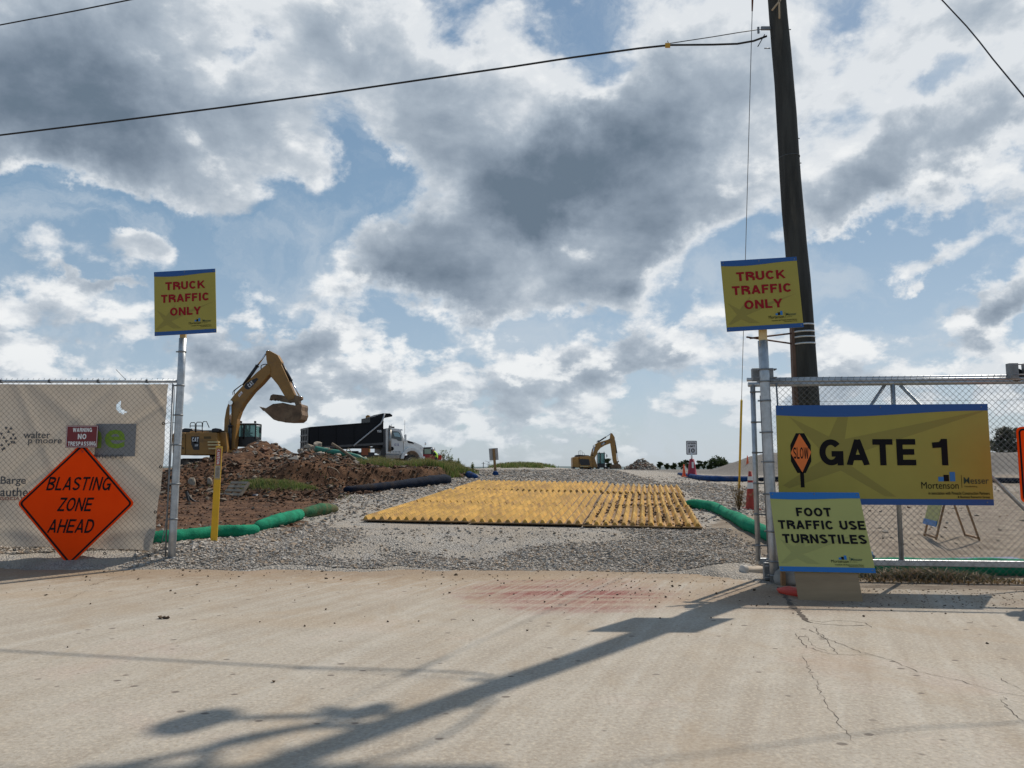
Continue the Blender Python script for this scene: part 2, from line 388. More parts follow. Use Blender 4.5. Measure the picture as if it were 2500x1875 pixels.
def text(parent, s, x, z, size, m, y=-.004, bold=.02, width=None, name='lettering', align='CENTER', shear=0.0, rot=0.0, ht=None, ext=.0):
    """small mixed-case lettering on a board whose front faces local -Y"""
    if s.upper() == s and any(ch.isalpha() for ch in s) and '&' not in s and width and ht:
        return caps(parent, s, x, z, m, y, width, ht, weight=.215 if bold > .01 else .15, slant=shear * 1.6, rot=rot, name=name)
    me = text_mesh(s, size, bold, ext, align, shear)
    xs = [v.co.x for v in me.vertices]; ys = [v.co.y for v in me.vertices]
    kx = ky = 1.0
    if width: kx = width / (max(xs) - min(xs))
    if ht: ky = ht / (max(ys) - min(ys))
    elif width: ky = kx
    cx, cy = (max(xs) + min(xs)) / 2, (max(ys) + min(ys)) / 2
    for v in me.vertices:
        v.co.x = (v.co.x - cx) * kx; v.co.y = (v.co.y - cy) * ky
    o = link(name, me, m, parent); o.location = (x, y, z); o.rotation_euler = (math.pi / 2, rot, 0)
    return o
def smooth_path(pts, n=6):
    P = [Vector(p) for p in pts]; out = []
    for i in range(len(P) - 1):
        a, b, c, d = P[max(i - 1, 0)], P[i], P[i + 1], P[min(i + 2, len(P) - 1)]
        for k in range(n):
            t = k / n
            out.append(.5 * ((2 * b) + (c - a) * t + (2 * a - 5 * b + 4 * c - d) * t * t + (3 * b - a - 3 * c + d) * t ** 3))
    return out + [P[-1]]

# ---------------------------------------------------------------- ground
def lerp_tab(x, tab):
    if x <= tab[0][0]: return tab[0][1]
    for (a, b), (c, d) in zip(tab, tab[1:]):
        if x <= c:
            t = (x - a) / (c - a); return b + (d - b) * t
    return tab[-1][1]
PROF = [(-30, 0), (11.25, 0), (12.1, .09), (13.6, .327), (17.2, .483), (20.8, .67), (24.4, .85), (28, 1.03), (34, 1.27), (40, 1.26), (60, 1.12), (110, .86), (150, .5), (260, -1.2), (700, -8), (3000, -22), (9000, -40)]
PROFL = [(-30, 0), (11.2, 0), (12.8, .24), (14.5, .33), (20.8, .67), (24, .80), (34, 1.15), (46, 1.05), (60, 1.22), (110, .86), (150, .5), (260, -1.2), (700, -8), (3000, -22), (9000, -40)]
PROFR = [(-30, 0), (9.9, 0), (11.2, .05), (13, .17), (19.3, .37), (28, .56), (36, .70), (44, .80), (70, .88), (110, .82), (150, .5), (260, -1.2), (700, -8), (3000, -22), (9000, -40)]
def ss(x, a, b):
    t = max(0., min(1., (x - a) / (b - a))); return t * t * (3 - 2 * t)
def bump2(x, y, cx, cy, rx, ry, h, p=1.0, rot=0):
    dx, dy = x - cx, y - cy
    if rot: c, s_ = math.cos(rot), math.sin(rot); dx, dy = dx * c + dy * s_, -dx * s_ + dy * c
    q = (dx / rx) ** 2 + (dy / ry) ** 2
    return h * math.exp(-q * p) if q < 9 else 0.
# ridge line of the spoil bank on the left: world x -> crest height above z=0, and the foot of the bank
RIDGE_Y = 31.0
RIDGE = [(-60, 1.3), (-30, 1.35), (-17, 1.5), (-14.3, 1.16), (-13.3, 1.14), (-12.5, 1.16), (-11.8, 1.30), (-11.2, 1.72), (-10.5, 2.28), (-9.9, 2.33), (-9.4, 2.05), (-8.9, 1.82), (-8.4, 1.84), (-8.0, 2.10), (-7.3, 2.0), (-6.4, 1.74), (-5.2, 1.52), (-4.4, 1.42), (-3.6, 1.46), (-2.6, 1.46), (-1.9, 1.34), (-1.3, 1.22), (-.6, 1.2)]
def foot(x): return lerp_tab(x, [(-60, 19.5), (-9, 19.8), (-6.5, 20.6), (-4.7, 22.6), (-3.2, 25.2), (-2.0, 27.6), (-.8, 30)])
GRASSY = [(-3.7, 30.0, 2.3, 2.5), (-6.55, 21.6, 1.1, .85), (.7, 54, 2.2, 4)]
def H(x, y, fine=True):
    wl = 1 - ss(x, -6.5 + 1.0, -3.2) if y < 20 else 1 - ss(x, -5, -1)
    wr = ss(x, 4.2, 6.8)
    z = lerp_tab(y, PROF)
    if wl > 0: z = z * (1 - wl) + lerp_tab(y, PROFL) * wl
    if wr > 0: z = z * (1 - wr) + lerp_tab(y, PROFR) * wr
    nz = 0.
    P = Vector((x, y, 0))
    if x < -.4 and 18 < y < 48:
        f = foot(x) + mn.noise(P * .5) * .5; r = lerp_tab(x, RIDGE)
        if y > f:
            if y < RIDGE_Y:
                t = (y - f) / (RIDGE_Y - f)
                cutb = ss(x, -8, -6.2) * (1 - ss(x, -2.6, -1.5))   # the cut bank is steep, the heap slopes
                prof = (1 - cutb) * (.50 * t ** .8 + .5 * t * t) + cutb * (.82 * ss(t, .20, .28) + .18 * t)
            else: prof = 1 - ss(y, RIDGE_Y + .5, RIDGE_Y + 9)
            zz = z + (r - z) * prof
            amp = .16 * min(1, (y - f) / 1.0) * (1 - ss(y, RIDGE_Y + 3, RIDGE_Y + 10)) * (1 - .75 * ss(x, -5, -3.6) * ss(y, 27, 29))
            z = max(z, zz)
            amp *= .3 + .7 * ss(x, -12.6, -11.0)
            if fine: nz += (mn.fractal(P * 1.5, .9, 2.1, 5) * .9 + abs(mn.noise(P * 3.7)) * .8 - .25) * amp
    # humps on the slope of the heap
    if x < -4 and 18 < y < 32:
        z += bump2(x, y, -6.55, 21.4, 1.05, .8, .34) + bump2(x, y, -8.6, 25.5, 1.2, 1.4, .2) + bump2(x, y, -10.2, 25.0, 1.2, 1.3, .12)
    z += bump2(x, y, .7, 54, 2.4, 3.5, .36)
    # gravel stockpile at the back right, and small heaps beside the apron
    if x > 12 and 44 < y < 90:
        ends = ss(x, 16.6, 21.5) ; z += 1.62 * ends * math.exp(-((y - 62) / 9) ** 4) * (1 - .04 * math.sin(x * .7))
        if fine: nz += mn.fractal(P * .6, .9, 2, 4) * .12 * ends
    if 8 < y < 20 and fine:
        z += bump2(x, y, -5.0, 12.3, 1.2, .5, .05)
        z += bump2(x, y, -1.95, 12.75, .75, .45, .13) + bump2(x, y, -2.6, 12.2, .9, .6, .07)
        z += bump2(x, y, 3.1, 11.4, .6, .75, .17) + bump2(x, y, 2.2, 12.0, .8, .5, .08)
        # tyre ruts on the apron
        if 11.3 < y < 13.8:
            for c in (-1.0, .55, 1.25): z -= .018 * math.exp(-((x - c - (y - 12) * .17) / .13) ** 2)
    if fine and y > 9.6:
        k = ss(y, 9.8, 11.5)
        if y > 16 and abs(x) < 60 or y < 16:
            nz += mn.fractal(P * .55, .9, 2, 3) * .035 * k + mn.noise(P * 2.6) * .012 * k
        if y > 45: nz += mn.fractal(P * .05, .9, 2, 3) * .12 * ss(y, 45, 80) * (0 if abs(x - (-13)) < 12 and y < 70 else 1)
    if 3 < x and y < 9.8 and fine: z -= .02 * ss(x, 3.4, 7) * 0
    # keep the bed of the mats clean
    return z + nz * (0.25 if (-4 < x < 6 and 13 < y < 26) else 1)

def zones(x, y):
    """what the ground is made of: (gravel, red dirt, tan dirt, grass) weights"""
    P = Vector((x, y, 0)); n = mn.fractal(P * .8, .9, 2, 4) * .8; n2 = mn.noise(P * .25) * 1.0
    grass = 0.
    for gx, gy, rx, ry in GRASSY:
        q = ((x - gx) / rx) ** 2 + ((y - gy) / ry) ** 2
        grass = max(grass, ss(1.15 - q + n * .7, 0, .5))
    # road of crushed stone: apron, strip with the mats, crown of the hill
    cx = .8 + (y - 11) * .12; hw = 4.6 if y < 14 else 4.3 + (y - 14) * .12
    left = lerp_tab(y, [(9, -5.6), (12.5, -5.6), (13.5, -3.7), (15.5, -4.1), (18, -4.2), (21, -4.3), (24, -3.2), (28, -1.8), (34, -1.2), (60, -3), (200, -8)])
    right = lerp_tab(y, [(9, 3.4), (12.2, 3.8), (13.2, 3.6), (16, 4.1), (18, 6.5), (24, 9), (36, 12), (60, 22), (200, 40)])
    g = ss(x + n * .5, left - .25, left + .25) * (1 - ss(x + n * .6, right - .4, right + .4))
    g = max(g, ss(-x, 3.8, 4.4) * (1 - ss(y + n * .4 - (x + 6) * .1, 13.6, 14.3)))       # stone strip behind the green sock
    g = max(g, ss(x, 14, 17) * ss(y, 48, 52) * (1 - ss(y, 76, 84)))                       # grey stockpile
    g = max(g, ss(x, 4, 6) * (1 - ss(abs(y - 30 - n * 2), 1.5, 4)) * .5)
    red = (1 - ss(x + n * .4, -1.4, -.2)) * (1 - ss(y, 60, 90)) * (1 - .7 * ss(x + (y - 30) * .0, -4.6, -3.6) * ss(y, 30, 34))
    red *= (1 - .35 * ss(y, 34, 45))
    tan = 1.
    g *= 1 - grass
    return g, red * (1 - g), tan, grass

LOOK = {}
def axis(lo, hi, fn):
    out = [lo]
    while out[-1] < hi: out.append(out[-1] + fn(out[-1]))
    return out
def grid_obj(name, xs, ys, hf, m, zn=True, **kw):
    nx, ny = len(xs), len(ys); V = np.zeros((ny, nx, 3), np.float32); C = np.zeros((ny, nx, 4), np.float32)
    for j, y in enumerate(ys):
        for i, x in enumerate(xs):
            V[j, i] = (x, y, hf(x, y))
            if zn: C[j, i] = zones(x, y)
    idx = np.arange(nx * ny).reshape(ny, nx)
    Fc = np.stack([idx[:-1, :-1], idx[:-1, 1:], idx[1:, 1:], idx[1:, :-1]], -1).reshape(-1, 4)
    o = np_mesh(name, V.reshape(-1, 3), Fc, m, smooth=True, **kw)
    LOOK[name] = (np.array(xs), np.array(ys), V[:, :, 2].copy(), C)
    if zn:
        a = o.data.color_attributes.new('zone', 'FLOAT_COLOR', 'POINT'); a.data.foreach_set('color', C.reshape(-1))
    return o

# ---- ground material: zones blended with real mineral colours
t=None
gm = bpy.data.materials.new('ground_mix'); gm.use_nodes = True; t = NT(gm.node_tree); gb = gm.node_tree.nodes['Principled BSDF']
geo = t.n('ShaderNodeNewGeometry'); P = geo.outputs['Position']
at = t.n('ShaderNodeAttribute', attribute_name='zone'); sep = t.n('ShaderNodeSeparateColor'); t.put(sep.inputs[0], at.outputs['Color'])
n_big = t.noise(P, .45, 6, .6); n_mid = t.noise(P, 3.0, 8, .65); n_fin = t.noise(P, 28, 6, .65); n_s = t.noise(P, 11, 5, .6)
vor = t.n('ShaderNodeTexVoronoi', feature='F1'); vor.inputs['Scale'].default_value = 22; t.put(vor.inputs['Vector'], P)
vorc = t.n('ShaderNodeTexVoronoi', feature='DISTANCE_TO_EDGE'); vorc.inputs['Scale'].default_value = 22; t.put(vorc.inputs['Vector'], P)
stone = t.mix(t.sm(t.m('MULTIPLY', vor.outputs['Distance'], 1.0), .2, .9), (.46, .43, .395), (.25, .23, .21))
sc_ = t.n('ShaderNodeSeparateColor'); t.put(sc_.inputs[0], vor.outputs['Color'])
stone = t.mix(t.m('MULTIPLY', sc_.outputs[0], .55), stone, (.52, .49, .44))
stone = t.mix(t.sm(vorc.outputs[0], .10, .0), stone, (.12, .11, .10))
grav = t.mix(t.sm(n_mid, .38, .62), stone, (.41, .365, .31))
tand = t.mix(t.sm(n_mid, .35, .7), (.19, .15, .115), (.31, .26, .205)); tand = t.mix(t.sm(n_fin, .62, .72), tand, (.42, .39, .35))
redd = t.mix(t.sm(n_mid, .35, .68), (.052, .024, .013), (.155, .080, .042)); redd = t.mix(t.m('MULTIPLY', t.sm(n_s, .66, .74), .7), redd, (.22, .18, .14))
redd = t.mix(t.m('MULTIPLY', t.sm(n_big, .5, .7), .4), redd, (.13, .085, .05))
grs = t.mix(n_mid, (.028, .045, .012), (.085, .095, .03))
spz = t.n('ShaderNodeSeparateXYZ'); t.put(spz.inputs[0], P)
lane = t.noise(t.v('MULTIPLY', t.v('ADD', P, (0, 0, 0)), (2.6, .22, 0)), 1.0, 4, .5)
grav = t.mix(t.m('MULTIPLY', t.sm(lane, .52, .66), t.m('MULTIPLY', t.sm(spz.outputs[1], 14.2, 13.2), .45)), grav, (.21, .19, .165))
grav = t.mix(t.m('MULTIPLY', t.sm(n_big, .45, .65), .35), grav, (.36, .29, .215))
c = t.mix(sep.outputs[1], tand, redd); c = t.mix(t.sm(t.m('ADD', sep.outputs[0], t.m('MULTIPLY', t.m('SUBTRACT', n_s, .5), .5)), .35, .65), c, grav)
spx = t.n('ShaderNodeSeparateXYZ'); t.put(spx.inputs[0], P)
c = t.mix(t.m('MULTIPLY', t.sm(spx.outputs[1], 46, 52), t.sm(spx.outputs[0], 12, 15)), c, t.mix(n_mid, (.15, .135, .12), (.25, .23, .21)))
c = t.mix(at.outputs['Alpha'], c, grs)
t.put(gb.inputs['Base Color'], c); gb.inputs['Roughness'].default_value = .95; gb.inputs['Specular IOR Level'].default_value = .2
bp = t.n('ShaderNodeBump'); bp.inputs['Strength'].default_value = .85; bp.inputs['Distance'].default_value = .05
t.put(bp.inputs['Height'], t.m('ADD', t.m('MULTIPLY', n_fin, .5), t.m('ADD', t.m('MULTIPLY', n_mid, .9), t.m('MULTIPLY', t.sm(vorc.outputs[0], 0, .25), t.m('MULTIPLY', sep.outputs[0], .35)))))
t.put(gb.inputs['Normal'], bp.outputs[0])

def conc_edge(x): 
    return lerp_tab(x, [(-400, 11.7), (-9, 11.6), (-5.2, 11.3), (-3.5, 11.3), (-1, 11.25), (1.4, 11.1), (2.6, 10.9), (3.1, 10.2), (3.5, 9.8), (4.2, 9.6), (9, 9.3), (400, 9.3)]) + mn.fractal(Vector((x * 1.1, 3, 0)), 1, 2, 5) * .20
xs = axis(-3200, 3200, lambda x: .10 if -10.5 <= x < 6.5 else (.22 if -18 < x < 14 else (.6 if -45 < x < 50 else (6 if abs(x) < 200 else 150))))
ys = axis(9.35, 7000, lambda y: .085 if y < 15 else (.11 if y < 32 else (.3 if y < 45 else (.8 if y < 90 else (6 if y < 260 else 220)))))
ground = grid_obj('ground', xs, ys, lambda x, y: H(x, y) - (.05 if y < conc_edge(x) - .12 else 0), gm, kind='structure')

# ---- concrete road in the foreground, ends in an uneven edge under the gravel
cm = bpy.data.materials.new('concrete'); cm.use_nodes = True; t = NT(cm.node_tree); cb = cm.node_tree.nodes['Principled BSDF']
P = t.n('ShaderNodeNewGeometry').outputs['Position']
sp = t.n('ShaderNodeSeparateXYZ'); t.put(sp.inputs[0], P); X, Y = sp.outputs[0], sp.outputs[1]
# coordinates along the wheel tracks (they swing out of the gate towards the lower left)
rot = t.n('ShaderNodeVectorRotate', rotation_type='Z_AXIS'); t.put(rot.inputs['Vector'], P); rot.inputs['Angle'].default_value = RD(22)
trk = t.v('MULTIPLY', rot.outputs[0], (2.2, .10, 1))
streak = t.noise(trk, 2.4, 7, .6, .2); streak2 = t.noise(t.v('MULTIPLY', rot.outputs[0], (7, .25, 1)), 3, 5, .6)
blotch = t.noise(P, .55, 6, .6, .4); mid = t.noise(P, 3.5, 7, .62); grain = t.noise(P, 90, 4, .7); agg = t.noise(P, 38, 3, .5)
c = t.mix(t.sm(blotch, .3, .7), (0.340, 0.290, 0.231), (0.399, 0.357, 0.298))
c = t.mix(t.m('MULTIPLY', t.sm(streak, .45, .68), .55), c, (0.454, 0.420, 0.365))
c = t.mix(t.m('MULTIPLY', t.sm(streak, .49, .30), .55), c, (0.286, 0.239, 0.189))
c = t.mix(t.m('MULTIPLY', t.sm(mid, .35, .7), .30), c, (0.277, 0.244, 0.202))
c = t.mix(t.m('MULTIPLY', t.sm(grain, .42, .75), .30), c, (0.521, 0.487, 0.437)); c = t.mix(t.m('MULTIPLY', t.sm(grain, .46, .26), .38), c, (0.185, 0.160, 0.134))
# dirt carried out of the site thins out away from the gate
carry = t.m('MULTIPLY', t.sm(Y, 7.4, 11.2), t.sm(t.m('ADD', streak2, t.m('MULTIPLY', mid, .5)), .55, .95))
c = t.mix(t.m('MULTIPLY', carry, .9), c, (0.302, 0.210, 0.130))
edge = t.m('MULTIPLY', t.sm(t.m('ADD', Y, t.m('MULTIPLY', mid, 1.6)), 10.6, 11.7), .75)
c = t.mix(edge, c, (0.227, 0.160, 0.105))
dr = t.v('DISTANCE', t.v('MULTIPLY', P, (.75, 1, 1)), (3.15 * .75, 8.9, 0))
c = t.mix(t.m('MULTIPLY', t.sm(t.m('ADD', dr, t.m('MULTIPLY', mid, .9)), 1.75, .7), .8), c, (0.202, 0.130, 0.084))
# red-purple spray dye rubbed out by tyres
dx = t.m('DIVIDE', t.m('SUBTRACT', X, .65), 1.2); dy = t.m('DIVIDE', t.m('SUBTRACT', Y, 9.15), 1.15)
q = t.m('SQRT', t.m('ADD', t.m('MULTIPLY', dx, dx), t.m('MULTIPLY', dy, dy)))
band = t.sm(t.noise(t.v('MULTIPLY', P, (.25, 2.2, 1)), 1.9, 2, .5), .40, .60)
dye = t.m('MULTIPLY', t.sm(t.m('ADD', q, t.m('MULTIPLY', t.m('SUBTRACT', mid, .5), .9)), 1.35, .45), t.m('MULTIPLY', t.m('ADD', t.m('MULTIPLY', band, .62), .38), t.m('ADD', .35, t.m('MULTIPLY', t.sm(streak2, .3, .6), .65))))
wd_ = t.sm(t.noise(t.v('MULTIPLY', P, (.3, 1, 1)), .9, 4, .5), .5, .75)
c = t.mix(t.m('MULTIPLY', t.m('MULTIPLY', wd_, t.sm(Y, 4, 9)), .35), c, (0.371, 0.262, 0.157))
c = t.mix(t.m('MULTIPLY', dye, 1.0), c, (.19, .04, .038))
# pinkish haze of the same dye, thinly spread
c = t.mix(t.m('MULTIPLY', t.sm(blotch, .55, .68), .20), c, (0.420, 0.277, 0.235))
c = t.mix(t.m('MULTIPLY', t.sm(agg, .52, .68), .28), c, (0.639, 0.543, 0.409)); c = t.mix(t.m('MULTIPLY', t.sm(agg, .48, .32), .34), c, (0.216, 0.165, 0.113))
sp1 = t.noise(P, 16, 6, .7); c = t.mix(t.m('MULTIPLY', t.sm(sp1, .56, .70), .38), c, (0.247, 0.184, 0.126))
blk1 = t.noise(t.v('MULTIPLY', P, (1, .6, 1)), 1.3, 7, .62, .5); c = t.mix(t.m('MULTIPLY', t.sm(blk1, .50, .66), .34), c, (0.309, 0.228, 0.148))
# small pits
vp = t.n('ShaderNodeTexVoronoi', feature='F1'); vp.inputs['Scale'].default_value = 5.5; t.put(vp.inputs['Vector'], t.v('MULTIPLY', P, (1, 1.3, 0)))
vs_ = t.n('ShaderNodeSeparateColor'); t.put(vs_.inputs[0], vp.outputs['Color'])
pit = t.m('MULTIPLY', t.sm(t.m('SUBTRACT', vp.outputs['Distance'], t.m('MULTIPLY', vs_.outputs[1], .08)), .13, .05), t.sm(vs_.outputs[0], .66, .70))
c = t.mix(t.m('MULTIPLY', pit, .8), c, (0.126, 0.101, 0.084))
t.put(cb.inputs['Base Color'], c); cb.inputs['Roughness'].default_value = .88; cb.inputs['Specular IOR Level'].default_value = .25
bp = t.n('ShaderNodeBump'); bp.inputs['Strength'].default_value = .5; bp.inputs['Distance'].default_value = .006
t.put(bp.inputs['Height'], t.m('ADD', t.m('MULTIPLY', agg, .7), t.m('SUBTRACT', t.m('MULTIPLY', grain, .5), t.m('MULTIPLY', pit, 1.2)))); t.put(cb.inputs['Normal'], bp.outputs[0])
xx = axis(-60, 60, lambda x: .08 if -10 < x < 8 else 2.0)
rows = [-25, -12, -5, -2, 0, 1, 2, 3, 4, 5, 6, 7, 8, 8.6]
V = []; nx = len(xx)
for r in rows: V += [(x, r, .0) for x in xx]
for k in (.2, .4, .6, .8, 1.0): V += [(x, 8.6 + (conc_edge(x) - 8.6) * k, .0 if k < 1 else -.002) for x in xx]
V += [(x, conc_edge(x) + .01, -.12) for x in xx]
idx = np.arange(len(V)).reshape(-1, nx)
Fc = np.stack([idx[:-1, :-1], idx[:-1, 1:], idx[1:, 1:], idx[1:, :-1]], -1).reshape(-1, 4)
road = np_mesh('concrete_road', np.array(V) + np.array([0, 0, .004]), Fc, cm, kind='structure')
# street verge behind the viewer
MB().box((0, -45, -.06), (400, 60, .1)).build('verge', mat('verge_soil', (.12, .11, .06), .9, 0, .4, .5), kind='structure')

# ---------------------------------------------------------------- gate, fences, signs
def at_plane(px, py, P0, n):
    d = raydir(px, py); n = Vector(n); C0 = Vector((0, 0, CAMZ))
    return C0 + d * ((Vector(P0) - C0).dot(n) / d.dot(n))
class Frame:
    """a vertical working plane: origin, heading; loc(px,py) gives x along it and height"""
    def __init__(s, o, rz): s.o = Vector(o); s.rz = rz; s.e = Vector((math.cos(rz), math.sin(rz), 0)); s.n = Vector((-math.sin(rz), math.cos(rz), 0))
    def loc(s, px, py, off=0):
        p = at_plane(px, py, s.o + s.n * off, s.n); return ((p - s.o).dot(s.e), p.z - s.o.z)
FRR = Frame((at_z(1893, 1423, 0).x, at_z(1893, 1423, 0).y, 0), RD(-6.2))
FRL = Frame((at_z(418, 1380, 0).x, at_z(418, 1380, 0).y, 0), RD(0))

def chain_mesh(name, parent, x0, x1, z0, z1, y, pitch=.078, r=.0021, mat_=None, barbs=True, xtop=None, bulge=0.0, label=None):
    """woven wire: each wire zigzags from top to bottom and hooks its neighbour"""
    V = []; Fc = []; ps = pitch / 2; nw = int((x1 - x0) / ps); hz = pitch * .5; nz = int((z1 - z0) / hz)
    rng = random.Random(3)
    for i in range(nw):
        cx = x0 + (i + .5) * ps
        pts = []
        for k in range(nz + 1):
            sg = 1 if (k + i) % 2 == 0 else -1
            z = z1 - k * hz
            wv = bulge * math.sin(z * 3 + cx * 1.3) + .004 * math.sin(cx * 5 + z * 4)
            pts.append((cx + sg * ps * .5, y + wv + (.003 if k % 2 else -.003), z))
        if barbs:
            sg = 1 if i % 2 == 0 else -1
            pts = [(pts[0][0] + rng.uniform(.01, .018), y, z1 + .045), (pts[0][0], y, z1 + .018)] + pts
            pts += [(pts[-1][0] + .01, y, pts[-1][2] - .03)]
        o = len(V); n = 3
        for p in pts:
            for k in range(n):
                th = 2 * math.pi * k / n; V.append((p[0] + r * math.cos(th), p[1] + r * math.sin(th), p[2]))
        for j in range(len(pts) - 1):
            for k in range(n): Fc.append((o + j * n + k, o + j * n + (k + 1) % n, o + (j + 1) * n + (k + 1) % n, o + (j + 1) * n + k))
    return np_mesh(name, V, Fc, mat_ or wirem, parent, kind='stuff')

def post_with_bands(parent, base, top, r, bands, m=galv):
    b, t_ = Vector(base), Vector(top)
    MB().tube([b + (t_ - b) * (i / 6) for i in range(7)], r, 20).build('post', m, parent)
    for f in bands:
        c = b + (t_ - b) * f; d = (t_ - b).normalized() * .012
        MB().tube([c - d, c + d], r + .005, 20).box(c + Vector((-r - .02, 0, 0)), (.035, .02, .02)).build('band', galvd, parent)

# -- left post with its yellow sign
LP = thing('gate_post', FRL.o, 'galvanised gate post on the left carrying a yellow sign', 'post')
lt = FRL.loc(446.5, 826); post_with_bands(LP, (0, 0, -.05), (lt[0], 0, lt[1]), .056, (.045, .21, .36, .53, .66, .79, .94))
MB().box((lt[0] + .005, -.005, lt[1] + .10), (.085, .05, .34)).build('stake', mat('sign_stake', (.55, .40, .20), .8, 0, .2, 5), LP)
RP = thing('gate_post', FRR.o, 'galvanised gate post on the right carrying a yellow sign', 'post', rz=FRR.rz)
rt = FRR.loc(1862, 832); post_with_bands(RP, (0, 0, -.05), (rt[0], 0, rt[1]), .064, (.045, .10, .22, .37, .50, .62, .75, .83, .88))
MB().box((rt[0], -.02, rt[1] + .10), (.10, .05, .36)).build('stake', MATS['sign_stake'], RP)

# -- printed boards
syel = mat('sign_yellow', (.34, .285, .045), .55, 0, .03, 3); sdark = mat('sign_star', (.26, .215, .035), .55)
syel2 = mat('sign_yellow_skylit', (.42, .39, .11), .55, 0, .03, 3); sdark2 = mat('sign_star_skylit', (.355, .33, .095), .55)  # paler copies carry the extra sky light of a leaning board in their colour
sblue = mat('sign_blue', (.008, .075, .27), .5); sblue2 = mat('sign_blue_skylit', (.02, .15, .42), .5); lblue = mat('logo_blue', (.02, .17, .45), .5)  # the second blue has the same sky light put into its colour
lgreen = mat('logo_green', (.01, .05, .03), .5)
def brand_board(parent, w, h, star, big, blue=sblue, yel=syel, sd=sdark, head=(.085, .095, .058), lines=(), logo=(.60, .80, 1.0), thick=.012):
    """w x h board, origin at its lower left, front faces -Y"""
    MB().box((w / 2, thick / 2, h / 2), (w, thick, h)).build('panel', yel, parent)
    for u, v in ((.03, .03), (.97, .03), (.03, .97), (.97, .97), (.5, .975)): MB().lathe((u * w, -.006, v * h), [(0, -.004), (.008, -.002), (.009, .004)], 8, 'y').build('screw', galvd, parent)
    nn = 24; L = []
    for i in range(nn + 1):
        u = i / nn; d = head[0] + (head[1] - head[0]) * math.sin(min(1, u / .3) * math.pi / 2) if u < .3 else head[1] + (head[2] - head[1]) * ss(u, .3, .95)
        L.append((u * w, h - d * h))
    MB().prism([(0, h), *L, (w, h)][::-1], -.004, 0).build('header_band', blue, parent)
    MB().prism([(0, 0), (w, 0), (w, h * .058), (0, h * .058)], -.004, 0).build('footer_band', blue, parent)
    MB().prism([(u * w, h - v * h) for u, v in star], -.0012, 0).build('star_print', sd, parent)
    for (s_, u, v, wd, hh, m_) in lines: text(parent, s_, u * w, h - v * h, .1, m_, y=-.0045, width=wd * w, ht=hh * h, bold=.028)
    lu, lv, k = logo           # logo block: two company marks with a thin rule between
    s = w * .10 * k; x, z = lu * w, h - lv * h
    text(parent, 'Mortenson', x + .85 * s, z - .08 * s, .1, blackp, y=-.0045, width=1.75 * s, bold=.0, ht=.34 * s)
    for a, hh, m_ in ((.80, .22, lblue), (1.05, .32, blackp), (1.34, .46, lblue)):
        MB().box((x + a * s + .12 * s, -.002, z + .12 * s + hh * s / 2), (.25 * s, .004, hh * s)).build('logo_block', m_, parent)
    MB().box((x + 1.88 * s, -.002, z + .12 * s), (.012 * s, .004, .62 * s)).build('logo_rule', blackp, parent)
    text(parent, 'Messer', x + 2.56 * s, z + .16 * s, .1, lgreen, y=-.0045, width=1.16 * s, bold=.004, ht=.32 * s)
    text(parent, 'ValueBuilding.', x + 2.3 * s, z - .14 * s, .1, blackp, y=-.0045, width=.62 * s, bold=.0, ht=.10 * s)
    text(parent, 'in association with Pinnacle Construction Partners', x + 1.72 * s, z - .46 * s, .1, blackp, y=-.0045, width=2.85 * s, bold=.012, ht=.15 * s)
    text(parent, '& Business Resource Group', x + 2.4 * s, z - .66 * s, .1, blackp, y=-.0045, width=1.5 * s, bold=.012, ht=.15 * s)
STAR_S = [(.04, .60), (.19, .70), (.34, .53), (.30, .70), (.95, .52), (.32, .77), (.27, .79), (.44, .905), (.30, .90), (.20, .84), (.06, .905), (.02, .90), (.15, .77)]
STAR_G = [(.065, .12), (.25, .32), (.295, .125), (.345, .12), (.325, .345), (.98, .065), (.97, .085), (.36, .50), (.34, .60), (.555, .92), (.50, .915), (.30, .66), (.05, .84), (.02, .81), (.21, .56), (.20, .44)]
def place_board(name, corners, Y, label, group=None, off=-.07):
    TL, TR, BR, BL = [at_y(*c, Y) for c in corners]
    c = (TL + TR + BR + BL) / 4; ex = ((TR - TL) + (BR - BL)) / 2; ez = ((TL - BL) + (TR - BR)) / 2
    w_, h_ = ex.length, ez.length
    o = thing(name, (0, 0, 0), label, 'sign', group)
    roll = -math.atan2(ex.z, ex.x)
    o.rotation_euler = (0, roll, 0); rm = Matrix.Rotation(roll, 3, 'Y')
    o.location = c - rm @ Vector((w_ / 2, 0, h_ / 2))
    return o, w_, h_
TRK = (('TRUCK', .505, .235, .64, .125, redp), ('TRAFFIC', .505, .43, .785, .125, redp), ('ONLY', .505, .64, .50, .125, redp))
for nm, cor, Y, lab in (('truck_traffic_sign', ((382, 665), (530, 655), (523.5, 812.5), (371.6, 819.7)), FRL.o.y - .07, 'yellow truck traffic only sign on the left gate post, nothing behind it but sky'),
                   ('truck_traffic_sign', ((1764.6, 638), (1949.5, 626.5), (1957, 799), (1770, 810)), FRR.o.y - .10, 'yellow truck traffic only sign on the right gate post in front of the utility pole')):
    o, w_, h_ = place_board(nm, cor, Y, lab, 'truck traffic only signs')
    brand_board(o, w_, h_, STAR_S, None, lines=TRK, logo=(.56, .825, 1.15), head=(.07, .085, .055))

